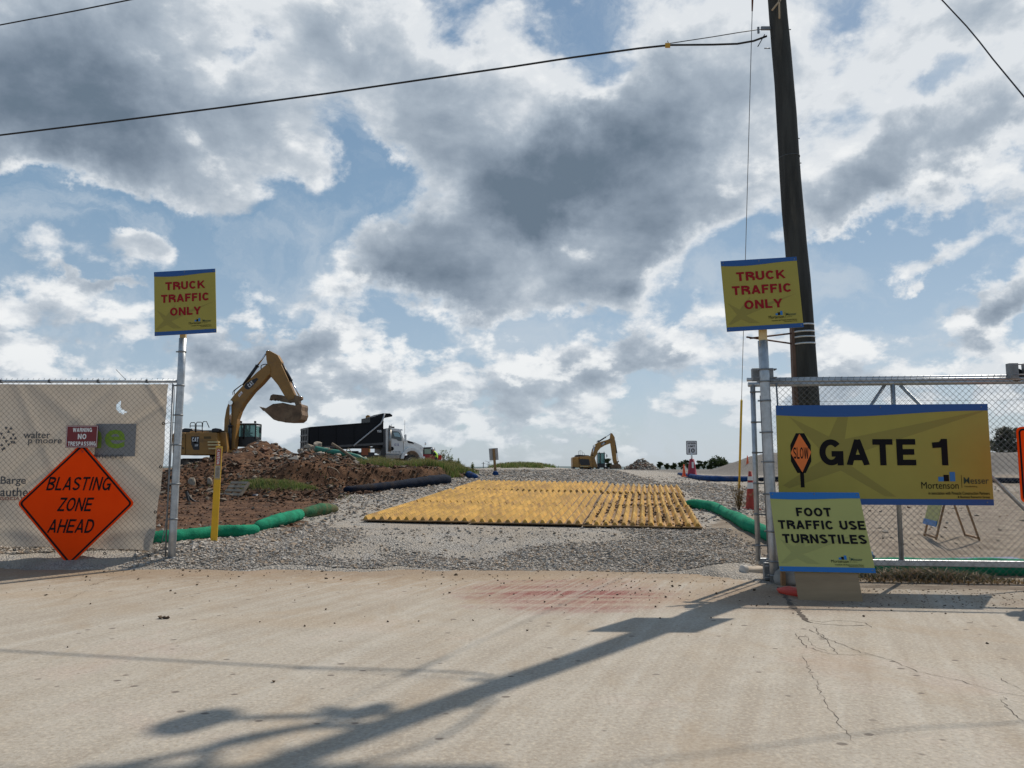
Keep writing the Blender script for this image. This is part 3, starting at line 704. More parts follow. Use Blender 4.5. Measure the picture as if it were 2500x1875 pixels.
# -- fence fixed to the right post, with the big gate sign
xr = 5.6
FX = thing('chain_link_fence', FRR.o, 'galvanised chain link fence right of the gate post with the big yellow sign on it', 'fence', rz=FRR.rz)
ztop = FRR.loc(2100, 927)[1]
MB().tube([(.03, .03, ztop), (xr, .03, ztop - .01)], .022, 12).build('top_rail', galv, FX)
zmb = .04
chain_mesh('wire_mesh', FX, .10, xr, zmb, ztop, -.0, r=.0024)
MB().tube([(.10, 0, ztop - .04), (.17, 0, .1)], .011, 8).build('tension_bar', galvd, FX)
MB().tube([(.1, 0, ztop - .28), (xr, 0, ztop - .28)], .0022, 4).build('tension_wire', wirem, FX)
for sx, q in ((xr, 0),):
    MB().tube([(sx, .0, -.1), (sx, 0, ztop + .05)], .05, 16).build('post', galv, FX)
# -- sliding gate behind it
GO = FRR.o + FRR.n * .30
GT = thing('sliding_gate', GO, 'galvanised sliding gate frame behind the chain link fence', 'gate', rz=FRR.rz)
def gl(px, py): return FRR.loc(px, py, .30)
zt, zt2, zb = gl(2100, 936)[1], gl(2100, 926)[1], gl(2200, 1374)[1]
gx0 = gl(1846, 1200)[0]; gxc = gl(2190, 1150)[0]; gx1 = 6.2; r_ = .028
MB().tube([(gx0 - .06, 0, zt), (gx1, 0, zt)], .032, 14).build('upper_rail', galv, GT)
MB().tube([(gx0 - .06, .07, zt + .075), (gx1, .07, zt + .075)], .026, 14).build('track_rail', galv, GT)
MB().box(((gx0 + gx1) / 2, 0, zb), (gx1 - gx0, .06, .08)).build('lower_rail', galv, GT, bevel=.008)
MB().tube([(gx0, 0, zb), (gx0, 0, zt)], .034, 14).build('end_stile', galv, GT)
MB().tube([(gx0 + .13, 0, zb + .1), (gx0 + .10, 0, zt - .15)], .013, 8).build('tension_bar', galvd, GT)
MB().tube([(gxc, 0, zb), (gxc, 0, zt)], .030, 14).build('middle_stile', galv, GT)
hgt = zt - zb
MB().tube([(gxc - .10, .01, zt - .03), (gx0 + .12, .01, zb + .05)], .022, 12).build('brace', galv, GT)
MB().tube([(gxc + .10, .01, zt - .03), (gxc + .10 + hgt * .86, .01, zb + .05)], .022, 12).build('brace', galv, GT)
for k in range(6):
    z = zb + .2 + k * (hgt - .3) / 5
    MB().tube([(gx0, 0, z - .012), (gx0, 0, z + .012)], .039, 12).box((gx0 + .075, 0, z), (.11, .015, .02)).build('tie_band', galvd, GT)
chain_mesh('wire_mesh', GT, gx0 + .12, gx1, zb + .04, zt, .02, r=.0017, barbs=False, mat_=mat('mesh_wire_light', (.22, .23, .24), .5, .7))
# rollers that carry the gate
def roller(px, py, w, h, lab, off=.16):
    x, z = FRR.loc(px, py, off)
    o = thing('gate_roller', FRR.o + FRR.e * x + FRR.n * off + Vector((0, 0, z)), lab, 'roller', 'gate rollers', FRR.rz)
    MB().box((-w * .30, 0, 0), (w * .34, .10, h)).box((w * .30, .02, 0), (w * .3, .10, h * 1.02)).build('housing', galvd, o, bevel=.006)
    MB().lathe((-.0, .09, -h * .2), [(0, -.03), (h * .38, -.03), (h * .42, -.02), (h * .42, .02), (h * .38, .03), (0, .03)], 16, 'y').build('wheel', blackm, o)
    for dz in (-.3, .35): MB().tube([(-w * .5, -.13, dz * h), (w * .5, -.13, dz * h)], .008, 8).tube([(w * .5, -.13, dz * h), (w * .5, 0, dz * h)], .008, 8).build('bolt', galvd, o)
roller(1862, 915, .30, .17, 'grey roller bracket at the top of the right gate post', .13)
roller(1884, 1394, .22, .22, 'grey roller bracket low on the right gate post', .13)
roller(2491, 906, .32, .20, 'grey roller bracket at the right edge above the top rail', .02)
MB().box((5.35, .02, 2.72), (.12, .08, .3)).build('bracket', galvd, FX)

# -- GATE 1 sign
a = FRR.loc(1895, 990, -.03); b_ = FRR.loc(2425, 1234, -.03)
GW, GH = FRR.loc(2418, 1100, -.03)[0] - FRR.loc(1898, 1100, -.03)[0], a[1] - b_[1]
G1 = thing('gate_sign', FRR.o + FRR.n * -.03 + FRR.e * FRR.loc(1898, 1100, -.03)[0] + Vector((0, 0, b_[1])), 'wide yellow sign lettered gate 1 with an orange slow paddle', 'sign', rz=FRR.rz)
brand_board(G1, GW, GH, STAR_G, None, head=(.10, .12, .066), logo=(.675, .79, .98), lines=(('GATE 1', .502, .478, .602, .262, blackp),))
pc = Vector((.112 * GW, 0, GH * .515)); pr = .092 * GH * 2.1
oct_ = [(pc.x + GW * .0555 * math.cos(R(22.5 + 45 * k)), pc.z + GH * .217 * math.sin(R(22.5 + 45 * k))) for k in range(8)]
oct_ = [(pc.x + (x - pc.x) * .95, z) for x, z in oct_]
MB().prism(oct_, -.003, 0).prism([(pc.x - .014 * GW * .5, pc.z - pr * .9), (pc.x + .022 * GW * .5, pc.z - pr * .9), (pc.x + .024 * GW * .5, GH * .17), (pc.x - .012 * GW * .5, GH * .17)], -.003, 0).build('paddle_print', blackp, G1)
MB().prism([(pc.x - GW * .049, pc.z), (pc.x + .01, pc.z - GH * .195), (pc.x + GW * .050, pc.z + .01), (pc.x - .01, pc.z + GH * .195)], -.0045, -.003).build('diamond_print', mat('print_orange', (.75, .16, .02), .5), G1)
text(G1, 'SLOW', pc.x, pc.z, .1, blackp, y=-.006, width=GW * .072, ht=GH * .115, bold=.0)

# -- foot traffic board leaning on the fence
fb = at_z(1950, 1466, 0); ft = thing('foot_traffic_board', fb, 'pale yellow foot traffic use turnstiles board on plywood leaning against the fence', 'sign', rz=RD(-9))
ft.rotation_euler = (RD(-31), 0, RD(-9))
ply = mat('plywood', (.30, .20, .11), .8, 0, .15, 3, (.14, .10, .06), .1, 5, .2, 30, stretch=(.3, 1, 2))
MB().box((.34, .014, .60), (.68, .018, 1.20)).build('backing', ply, ft, bevel=.002)
ft2 = bpy.data.objects.new('sign_panel', None); COL.objects.link(ft2); ft2.parent = ft; ft2.location = (-.16, -.012, .335)
brand_board(ft2, 1.03, 1.02, STAR_S, None, blue=sblue2, yel=syel2, sd=sdark2, head=(.085, .095, .075), logo=(.56, .86, 1.05),
            lines=(('FOOT', .46, .26, .385, .112, blackp), ('TRAFFIC USE', .52, .425, .94, .112, blackp), ('TURNSTILES', .525, .60, .90, .112, blackp)))

# -- orange sign cut by the right edge of the picture
oc = at_y(2487, 1135, 8.9); ob = thing('work_sign', (oc.x, 8.9, .0), 'orange roadwork sign with black border at the right edge beside the fence', 'sign', rz=RD(-6))
zt_, zb_ = at_y(2487, 1042, 8.9).z, at_y(2487, 1228, 8.9).z
def rrect(x0, z0, x1, z1, r, n=5):
    P = []
    for cx, cz, a0 in ((x1 - r, z0 + r, -90), (x1 - r, z1 - r, 0), (x0 + r, z1 - r, 90), (x0 + r, z0 + r, 180)):
        P += [(cx + r * math.cos(R(a0 + 90 * k / n)), cz + r * math.sin(R(a0 + 90 * k / n))) for k in range(n + 1)]
    return P
orr = mat('sign_orange', (1.0, .065, .004), .7, 0, .04, 3, spec=.05)
MB().prism(rrect(0, zb_, .9, zt_, .06), 0, .006).build('panel', orr, ob)
def ring(poly1, poly2, y0, y1):
    m = MB(); n = len(poly1)
    vs = [(p[0], y, p[1]) for y in (y0, y1) for p in poly1] + [(p[0], y, p[1]) for y in (y0, y1) for p in poly2]
    fs = []
    for i in range(n):
        j = (i + 1) % n; fs += [(i, j, 2 * n + j, 2 * n + i), (n + i, 3 * n + i, 3 * n + j, n + j), (i, n + i, n + j, j), (2 * n + i, 2 * n + j, 3 * n + j, 3 * n + i)]
    return m.add(vs, fs)
ring(rrect(.022, zb_ + .022, .878, zt_ - .022, .045), rrect(.042, zb_ + .042, .858, zt_ - .042, .03), -.003, 0).build('border_print', blackp, ob)
for sx in (.25, .65): MB().tube([(sx, .03, 0), (sx, .03, zt_)], .02, 10).build('leg', galv, ob)

# ---------------- left fence
FL = thing('chain_link_fence', FRL.o, 'galvanised chain link fence left of the gate with a printed banner behind it', 'fence')
zl = FRL.loc(200, 931)[1]; xl = -5.2
MB().tube([(xl, .0, zl), (.0, 0, zl)], .022, 12).build('top_rail', galv, FL)
MB().tube([(-.10, .0, zl - .04), (FRL.loc(403, 1376)[0], 0, .02)], .012, 8).build('tension_bar', galvd, FL)
chain_mesh('wire_mesh', FL, xl, -.08, .20, zl, -.01, pitch=.083, r=.0024, bulge=.01)
for px_ in (-3.5, xl): MB().tube([(px_, .03, -.05), (px_, .03, zl)], .028, 10).build('post', galvd, FL)
MB().tube(smooth_path([(-.10, -.02, zl - .03), (-.05, -.05, zl - .3), (-.08, -.04, .85), (-.13, -.06, .35)], 5), .006, 6).build('chain', galvd, FL)
MB().tube([(FRL.loc(283, 902)[0], 0, FRL.loc(283, 902)[1]), (FRL.loc(308, 928)[0], 0, FRL.loc(308, 928)[1])], .004, 5).build('loose_wire', wirem, FL)
for k in range(7): MB().box((-5 + k * .75, 0, zl), (.03, .052, .052)).build('tie_wire', wirem, FL)

# banner hung behind the mesh: fine cloth grid with folds, one round flap cut in it
BN = thing('printed_banner', FRL.o + Vector((0, .10, 0)), 'grey beige construction banner with company names behind the left fence mesh', 'banner')
bm_ = bpy.data.materials.new('banner_cloth'); bm_.use_nodes = True; t = NT(bm_.node_tree); bb = bm_.node_tree.nodes['Principled BSDF']
tcb = t.n('ShaderNodeTexCoord'); nb = t.noise(tcb.outputs['Object'], 1.2, 6, .6)
cc = t.mix(t.sm(nb, .3, .7), (.38, .35, .315), (.50, .47, .43)); t.put(bb.inputs['Base Color'], cc); bb.inputs['Roughness'].default_value = .85
tr = t.n('ShaderNodeBsdfTranslucent'); t.put(tr.inputs[0], (.50, .43, .35)); mx = t.n('ShaderNodeMixShader'); mx.inputs[0].default_value = .36
t.nt.links.new(bb.outputs[0], mx.inputs[1]); t.nt.links.new(tr.outputs[0], mx.inputs[2]); t.nt.links.new(mx.outputs[0], bm_.node_tree.nodes['Material Output'].inputs[0])
def bl(px, py): return FRL.loc(px, py, .10)
def fold(x, z):
    f = .022 * math.sin(2.1 * x + 1.7 * z) + .02 * math.exp(-((x * .8 + z - .9) / .12) ** 2) + .022 * math.exp(-((x * -.9 + z - 3.7) / .10) ** 2)
    f += .03 * math.exp(-((z - .42 + .1 * math.sin(x * 3)) / .10) ** 2) + .018 * mn.noise(Vector((x * 2.2, z * 2.2, 1)))
    f += .030 * math.exp(-((x * 1.1 + z - 1.9 + .3 * math.sin(x * 2)) / .07) ** 2) + .026 * math.exp(-((x * -.6 + z - 2.6) / .06) ** 2) + .02 * math.exp(-((x * 2 + z + 2.4) / .15) ** 2)
    f += .035 * max(0, 1 - (z / 1.1)) * math.sin(9 * x + 5 * z)
    return f
hx, hz_ = bl(299, 993); st = .022
NX, NZ = int(5.0 / st), 108
V = []; Fc = []
for j in range(NZ + 1):
    for i in range(NX + 1):
        v_ = j / NZ; u_ = i / NX
        ztop_ = zl - .035; zbot = .28 - .07 * u_ ** 3 + .0
        z = zbot + (ztop_ - zbot) * v_
        xr_ = bl(375, 1345)[0] + (bl(413, 940)[0] - bl(375, 1345)[0]) * v_ - .015 * math.sin(v_ * 9)
        x = -5.15 + (xr_ + 5.15) * u_
        V.append((x, fold(x, z), z))
for j in range(NZ):
    for i in range(NX):
        q = [j * (NX + 1) + i, j * (NX + 1) + i + 1, (j + 1) * (NX + 1) + i + 1, (j + 1) * (NX + 1) + i]
        cx = sum(V[k][0] for k in q) / 4; cz = sum(V[k][2] for k in q) / 4
        if math.hypot(cx - hx, cz - hz_) < .105 and math.hypot(cx - hx - .05, cz - hz_ - .035) > .098: continue
        Fc.append(q)
np_mesh('cloth', V, Fc, bm_, BN, smooth=True)
mgrey = mat('banner_grey_print', (.11, .11, .115), .8); mgreen = mat('banner_green_print', (.20, .33, .03), .8); mred = mat('banner_red_print', (.30, .05, .03), .8); mshadow = mat('banner_painted_shadow', (.25, .25, .255), .85)
def bt(s_, pxc, pyc, wpx, hpx, m_, bold=.02):
    x, z = bl(pxc, pyc); k = abs(bl(pxc + 10, pyc)[0] - x) / 10
    text(BN, s_, x, z, .1, m_, y=fold(x, z) - (.085 if s_ == 'ne' else .05), width=wpx * k, ht=hpx * k, bold=bold)
bt('walter', 94.5, 1062, 66, 17, mgrey, .015); bt('p moore', 113, 1080, 82, 15, mgrey, .015)
bt('ne', 256, 1072, 104, 46, mgreen, .018)
bt('engineers', 252, 1115, 104, 17, mgrey, .0)
bt('Barge', 37, 1175, 62, 24, mgrey, .015); bt('Cauthen', 32, 1201, 104, 22, mgrey, .015); bt('& ASSOCIATES', 24, 1217, 100, 8, mred, .015)
k = .0061
x, z = bl(284, 1076); MB().prism([(x - .31, z - .25), (x + .31, z - .24), (x + .31, z + .26), (x - .31, z + .26)], fold(x, z) - .052, fold(x, z) - .050).build('painted_sign_shadow', mshadow, BN)  # grey rectangle paints the shadow of a sign behind the cloth
tri = MB()
for (a_, b2, up) in [(20, 1046, 0), (32, 1046, 1), (26, 1054, 1), (8, 1060, 0), (38, 1062, 0), (2, 1068, 1), (14, 1068, 1), (32, 1070, 1), (43, 1070, 1), (8, 1086, 1), (20, 1078, 0), (26, 1086, 0), (14, 1094, 1), (34, 1080, 0), (10, 1098, 0), (40, 1080, 1), (-8, 1075, 0), (-4, 1060, 1)]:
    x, z = bl(a_, b2); r2 = .034; s_ = 1 if up else -1; y = fold(x, z) - .026
    tri.prism([(x - r2 * .8, z - s_ * r2 * .6), (x + r2 * .8, z - s_ * r2 * .6), (x, z + s_ * r2 * .8)], y, y + .001)
tri.build('triangle_mark', mgrey, BN, kind='stuff')
for gx, gy in ((403, 1034), (395, 1140), (382, 1250), (372, 1355), (264, 1350), (42, 1342)):
    x, z = bl(gx, gy); MB().lathe((x - .02, fold(x, z) - .02, z), [(.012, 0), (.024, 0), (.024, .004), (.012, .004)], 12, 'y').build('grommet', blackm, BN)
x, z = bl(403, 1034); MB().tube([(x, -.02, z), (.0, -.06, z + .02)], .004, 5).build('cable_tie', blackm, BN)

# -- orange diamond and the red warning plate on the fence
dc = FRL.loc(157, 1225, -.16); dl, drr, dtp, dbt = FRL.loc(36, 1225, -.16)[0], FRL.loc(320, 1225, -.16)[0], FRL.loc(150, 1078, -.16)[1], FRL.loc(155, 1381, -.16)[1]
ccx = (dl + drr) / 2; hwd = (drr - dl) / 2 * 1.02; zc = FRL.loc(157, 1227, -.16)[1]
DS = thing('blasting_sign', FRL.o + Vector((ccx, -.16, .0)), 'orange diamond sign lettered blasting zone ahead leaning on the left fence', 'sign')
DS.rotation_euler = (RD(-5), 0, 0)
zc = hwd * 1.045 + .0
def diamond(r, rc=.06, n=5):
    P = []
    for k in range(4):
        a0 = 90 * k; cx, cz = (r - rc * 1.414) * math.cos(R(a0)), (r - rc * 1.414) * math.sin(R(a0)) * 1.045
        P += [(cx + rc * math.cos(R(a0 - 45 + 90 * i / n)), zc + cz + rc * math.sin(R(a0 - 45 + 90 * i / n))) for i in range(n + 1)]
    return P
MB().prism(diamond(hwd), 0, .008).build('panel', orr, DS)
ring(diamond(hwd - .035, .05), diamond(hwd - .072, .035), -.003, 0).build('border_print', blackp, DS)
kx = .00612
for s_, dz, wd, sh in (('BLASTING', .285, 156, .12), ('ZONE', -.025, 82, .12), ('AHEAD', -.345, 110, .12)):
    text(DS, s_, (.0 if s_ != 'BLASTING' else .025) - (.03 if s_ == 'AHEAD' else 0), zc + dz + .01, .1, blackp, y=-.004, width=wd * kx, ht=33 * kx, bold=.006, shear=sh)
wx0, wz0 = FRL.loc(160, 1093, -.06); wx1, wz1 = FRL.loc(240.5, 1039, -.06)
WS = thing('no_trespassing_sign', FRL.o + Vector((wx0, -.06, wz0)), 'small dark red warning no trespassing plate wired above the orange diamond', 'sign')
WS.rotation_euler = (0, RD(-.3), 0); ww, wh = wx1 - wx0, wz1 - wz0
MB().box((ww / 2, 0, wh / 2), (ww, .006, wh)).build('panel', mat('plate_red', (.17, .008, .014), .45), WS)
q = [(.008, .008), (ww - .008, .008), (ww - .008, wh - .008), (.008, wh - .008)]; q2 = [(.013, .013), (ww - .013, .013), (ww - .013, wh - .013), (.013, wh - .013)]
ring(q, q2, -.0055, -.003).build('border_print', whitep, WS)
for s_, u, v, wd, hh in (('WARNING', .51, .80, .60, .19), ('NO', .51, .50, .27, .24), ('TRESPASSING', .51, .18, .88, .19)):
    text(WS, s_, u * ww, v * wh, .1, whitep, y=-.0055, width=wd * ww, ht=hh * wh, bold=.018)

# ---------------------------------------------------------------- utility pole and wires
PY = 11.0; pb = at_y(1972, 985, PY); pt_ = at_y(1898, 0, PY); sl = (pt_.x - pb.x) / (pt_.z - pb.z)
def pole_x(z): return pb.x + sl * (z - pb.z)
pgm = mat('pole_wood', (.032, .032, .029), .85, 0, .5, 7, (.085, .078, .066), .25, 3, .7, 26, stretch=(1, 1, .12))
PO = thing('utility_pole', (pole_x(0), PY, 0), 'tall dark wooden utility pole leaning slightly left behind the right gate sign', 'utility pole')
def plp(z, dx=0, dy=0): return Vector((pole_x(z) - pole_x(0) + dx, dy, z))
rp = lambda z: .185 - .0062 * z
m = MB(); zs = [-.3 + i * .5 for i in range(26)]
m.tube([plp(z) + Vector((.008 * math.sin(z * 2), 0, 0)) for z in zs], [rp(z) * (1 + .015 * math.sin(z * 5)) for z in zs], 24); m.build('trunk', pgm, PO)
strapm = mat('band_steel', (.55, .56, .57), .35, .6)
for py in (795, 812, 825, 841):
    z = at_y(1960, py, PY).z; MB().tube([plp(z - .012), plp(z + .012)], rp(z) + .006, 24).build('strap', strapm, PO)
z = at_y(1900, 385, PY).z; MB().tube([plp(z - .006), plp(z + .006)], rp(z) + .004, 24).build('wire_wrap', wirem, PO)
MB().box(plp(2.6, -rp(2.6) - .01, -.03), (.06, .09, 1.9)).build('conduit', mat('conduit_brown', (.12, .07, .05), .7, 0, .2, 5), PO)
rust = mat('rusty_steel', (.10, .045, .03), .8, .3, .3, 9)
for (ax, ay, bx, by) in ((1932, 814, 1831, 826), (1932, 839, 1823, 823)):
    a1, b1 = at_y(ax, ay, PY - .12), at_y(bx, by, PY - .45); o_ = Vector((pole_x(0), PY, 0))
    MB().box((0, 0, 0), (0.001, .001, .001)).tube([a1 - o_, b1 - o_], .013, 5).build('bracket', rust, PO)
for (x_, y_, s_) in ((1874, 118, -1), (1944, 338, 1), (1948, 398, 1), (1923, 72, 1)):
    p = at_y(x_, y_, PY - .02) - Vector((pole_x(0), PY, 0)); MB().tube([p + Vector((-.04 * s_, 0, 0)), p + Vector((.05 * s_, 0, 0))], .008, 5).build('peg', galvd, PO)
# equipment above the frame whose shadow falls on the road
MB().box(plp(10.2, 0, -.18), (2.1, .11, .12)).build('crossarm', woodm, PO)
MB().lathe(plp(9.25, -1.15, .05), [(0, 0), (.13, 0), (.16, .04), (.16, .32), (.12, .38), (0, .40)], 18).build('transformer', galvd, PO)
for (dx, z0, h) in ((-.95, 10.2, .45), (-.6, 10.2, .4), (.85, 10.2, .45), (-.50, 8.62, .34)):
    MB().lathe(plp(z0, dx, -.18), [(.03, 0), (.10, .08), (.04, .13), (.11, .2), (.04, .26), (.09, .33), (.0, h)], 12).build('insulator', rust, PO)
MB().tube([plp(9.1, 0, .0), plp(9.35, -1.0, .05)], .04, 6).build('side_arm', galvd, PO)
MB().tube(smooth_path([plp(8.9, -.5, -.18), plp(9.15, -.62, .1), plp(9.3, -.35, .1), plp(9.75, -.5, .0), plp(10.2, -.95, -.18)], 6), .04, 6).tube(smooth_path([plp(9.2, -.1, -.18), plp(9.5, -.42, 0), plp(9.9, -.62, 0), plp(10.4, -.3, 0)], 6), .05, 6).tube(smooth_path([plp(9.7, -.4, -.2), plp(9.9, .1, -.3), plp(9.3, .25, -.3), plp(8.4, .05, -.2)], 6), .02, 6).build('jumper_cable', blackm, PO)
# light cable loops seen at the very top
for off, px in ((0, 1885), (1, 1903)):
    P_ = [at_y(1912 - 4 * off, -40, PY - .25), at_y(1905 - 3 * off, 0, PY - .25), at_y(px, 25 if off == 0 else 45, PY - .25)]
    MB().tube([p - Vector((pole_x(0), PY, 0)) for p in P_], .014, 6).build('cable_end', mat('cable_tan', (.42, .34, .24), .6), PO)
cable = mat('cable_black', (.012, .012, .013), .6)
CP = (pole_x(8.0), PY, 0); cn = Vector((math.sin(math.atan(.154)), math.cos(math.atan(.154)), 0))
def cpl(px, py, off=0): return at_plane(px, py, Vector(CP) + Vector((0, off, 0)), cn)
pts = [cpl(x, y) for x, y in ((1872, 88), (1840, 100), (1800, 107), (1740, 109), (1635, 110), (1560, 118), (1400, 140), (1250, 163), (1020, 196), (800, 228), (545, 262), (270, 297), (0, 330))]
d_ = (pts[-1] - pts[-3]); pts += [pts[-1] + d_ * k + Vector((0, 0, .03 * k * k)) for k in (1.5, 3, 5)]
m = MB().tube(pts, .017, 6).build('service_cable', cable, label='thick black cable sagging from the pole across the sky to the left', cat='cable')
pts = [cpl(x, y, -.02) for x, y in ((1860, 71), (1800, 80), (1740, 90), (1635, 106))]
MC = thing('messenger_wire', pts[0], 'thin upper wire from the pole clamp to the yellow cable tag', 'wire')
MB().tube([p - pts[0] for p in pts], .007, 5).build('strand', cable, MC)
MB().box((.06, -.02, .0), (.16, .03, .05)).box((-.06, -.02, -.03), (.03, .02, .1)).build('clamp', galvd, MC)
p0, p1 = at_y(1867, 84, 10.9), at_y(1850, 114, 10.9); MB().tube([p0 - pts[0], p1 - pts[0]], .007, 5).build('wire_tail', cable, MC)
tg = cpl(1630, 111, -.03); tgo = thing('cable_tag', tg, 'small yellow tag clipped on the black cable near the pole', 'tag')
MB().box((0, 0, 0), (.075, .02, .07)).build('plate', mat('tag_yellow', (.55, .30, .03), .6), tgo)
MB().tube([(-.01, 0, .03), (0, 0, .08), (.02, 0, .03)], .005, 5).build('clip', cable, tgo)
T = Vector((pole_x(11.3), PY - .1, 11.3))
def wire(pts, r, lab, cat='wire'):
    MB().tube(pts, r, 5).build('overhead_wire', cable, label=lab, cat=cat)
a1 = at_y(2300, 0, 9.6); a2 = at_y(2500, 236, 8.6); ex_ = a2 + (a2 - a1) * 3
wire(smooth_path([T, a1, a2, ex_], 4), .009, 'steep black wire crossing the top right corner of the sky')
a1 = at_y(325, -2, 12.6); a2 = at_y(0, 61, 13.3)
wire(smooth_path([T + Vector((-.9, 0, -.9)), a1, a2, a2 + (a2 - a1) * 2, a2 + (a2 - a1) * 5], 4), .012, 'dark wire crossing the top left corner of the sky')
# guy wire
gA = Vector((at_y(1803, 1232, 19).x, 19, H(at_y(1803, 1232, 19).x, 19)))
gT0 = at_y(1837, 4, 12.46); gT = gA + (gT0 - gA) * 1.22
GY = thing('guy_wire', gA, 'thin guy wire running down left of the pole into a yellow guard tube', 'wire')
MB().tube([(0, 0, 0), gT - gA], .007, 5).build('strand', galvd, GY)
gd = (gT - gA).normalized(); MB().tube([gd * .6, gd * 3.1], .026, 8).build('guard_tube', mat('guard_yellow', (.62, .40, .02), .5, 0, .1, 5), GY)
MB().tube([Vector(gT0 - gA) - gd * .15, Vector(gT0 - gA) + gd * .4], [.012, .03], 8).build('strain_insulator', rust, GY)

# ---------------------------------------------------------------- lookups on the finished ground
def gl_np(x, y):
    xs_, ys_, Z, C = LOOK['ground']
    i = np.clip(np.searchsorted(xs_, x) - 1, 0, len(xs_) - 2); j = np.clip(np.searchsorted(ys_, y) - 1, 0, len(ys_) - 2)
    fx = np.clip((x - xs_[i]) / (xs_[i + 1] - xs_[i]), 0, 1); fy = np.clip((y - ys_[j]) / (ys_[j + 1] - ys_[j]), 0, 1)
    def b(A):
        s_ = (lambda q: q[..., None]) if A.ndim == 3 else (lambda q: q)
        return (A[j, i] * s_((1 - fx) * (1 - fy)) + A[j, i + 1] * s_(fx * (1 - fy)) + A[j + 1, i] * s_((1 - fx) * fy) + A[j + 1, i + 1] * s_(fx * fy))
    return b(Z), b(C)
def gz(x, y):
    if y < conc_edge(x): return .004
    return float(gl_np(np.array([x]), np.array([y]))[0][0])
def on_ground(px, py, y0=8.0, y1=400.0):
    d = raydir(px, py); y = y0
    while y < y1:
        p = Vector((0, 0, CAMZ)) + d * (y / d.y)
        if p.z < gz(p.x, p.y): return Vector((p.x, p.y, gz(p.x, p.y)))
        y *= 1.006
    return p
rs = np.random.RandomState(11)
OCT_V = np.array([(1, 0, 0), (-1, 0, 0), (0, 1, 0), (0, -1, 0), (0, 0, 1), (0, 0, -1)], float)
OCT_F = np.array([(0, 2, 4), (2, 1, 4), (1, 3, 4), (3, 0, 4), (2, 0, 5), (1, 2, 5), (3, 1, 5), (0, 3, 5)])
CUB_V = np.array([(x, y, z) for z in (-1, 1) for x, y in ((-1, -1), (1, -1), (1, 1), (-1, 1))], float) * .7
def stones(name, xyz, size, m, flat=.62, sink=.25, seed=1, **kw):
    """many broken stones as one mesh: jittered, turned and squashed eight-sided pieces"""
    r = np.random.RandomState(seed); n = len(xyz)
    V = OCT_V[None] * r.uniform(.55, 1.25, (n, 6, 1)) + r.uniform(-.28, .28, (n, 6, 3))
    q = r.normal(size=(n, 4)); q /= np.linalg.norm(q, axis=1)[:, None]; w_, x_, y_, z_ = q.T
    M = np.stack([1 - 2 * (y_ * y_ + z_ * z_), 2 * (x_ * y_ - z_ * w_), 2 * (x_ * z_ + y_ * w_), 2 * (x_ * y_ + z_ * w_), 1 - 2 * (x_ * x_ + z_ * z_), 2 * (y_ * z_ - x_ * w_), 2 * (x_ * z_ - y_ * w_), 2 * (y_ * z_ + x_ * w_), 1 - 2 * (x_ * x_ + y_ * y_)], 1).reshape(n, 3, 3)
    V = np.einsum('nij,nkj->nki', M, V); V[:, :, 2] *= flat
    V = V * np.asarray(size).reshape(-1, 1, 1) + xyz[:, None]; V[:, :, 2] += (np.asarray(size) * (1 - sink) * flat * .6).reshape(-1, 1)
    Fc = (OCT_F[None] + (np.arange(n) * 6)[:, None, None]).reshape(-1, 3)
    o = np_mesh(name, V.reshape(-1, 3), Fc, m, **kw)
    a = o.data.color_attributes.new('tone', 'FLOAT_COLOR', 'POINT')
    tone = np.repeat(r.uniform(0, 1, (n, 1)), 6, 0); c = np.concatenate([tone, np.repeat(r.uniform(0, 1, (n, 1)), 6, 0), tone, np.ones_like(tone)], 1)
    a.data.foreach_set('color', c.astype(np.float32).reshape(-1)); return o
def stone_mat(name, lo, hi, tint=None):
    m = bpy.data.materials.new(name); m.use_nodes = True; t = NT(m.node_tree); b = m.node_tree.nodes['Principled BSDF']
    at = t.n('ShaderNodeAttribute', attribute_name='tone'); s_ = t.n('ShaderNodeSeparateColor'); t.put(s_.inputs[0], at.outputs['Color'])
    c = t.mix(s_.outputs[0], lo, hi)
    if tint: c = t.mix(t.sm(s_.outputs[1], .72, .8), c, tint)
    n = t.noise(t.n('ShaderNodeTexCoord').outputs['Object'], 60, 3, .6); c = t.mix(t.m('MULTIPLY', t.sm(n, .4, .7), .3), c, tuple(x * .55 for x in lo))
    t.put(b.inputs['Base Color'], c); b.inputs['Roughness'].default_value = .92; b.inputs['Specular IOR Level'].default_value = .2; return m
sm_grey = stone_mat('crushed_stone', (.20, .18, .16), (.54, .49, .43), (.34, .26, .19))
sm_red = stone_mat('red_clods', (.030, .015, .009), (.115, .060, .034), (.19, .155, .12))
sm_brown = stone_mat('dry_clods', (.05, .034, .024), (.14, .095, .06))
sm_pale = stone_mat('pale_rubble', (.24, .20, .16), (.46, .41, .35), (.16, .08, .05))

def scatter(n, x0, x1, y0, y1, keep, seed=1):
    r = np.random.RandomState(seed); x = r.uniform(x0, x1, n); y = r.uniform(y0, y1, n)
    z, C = gl_np(x, y); k = r.uniform(0, 1, n) < keep(x, y, C); ce = np.array([conc_edge(v) for v in x[k]]) if y0 < 13 else np.zeros(k.sum())
    ok = y[k] > ce + .02
    return np.stack([x[k], y[k], z[k]], 1)[ok]
def pn(x, y, s=1.0, o=0.0): return np.array([mn.noise(Vector((a * s + o, b * s, o))) for a, b in zip(x, y)])
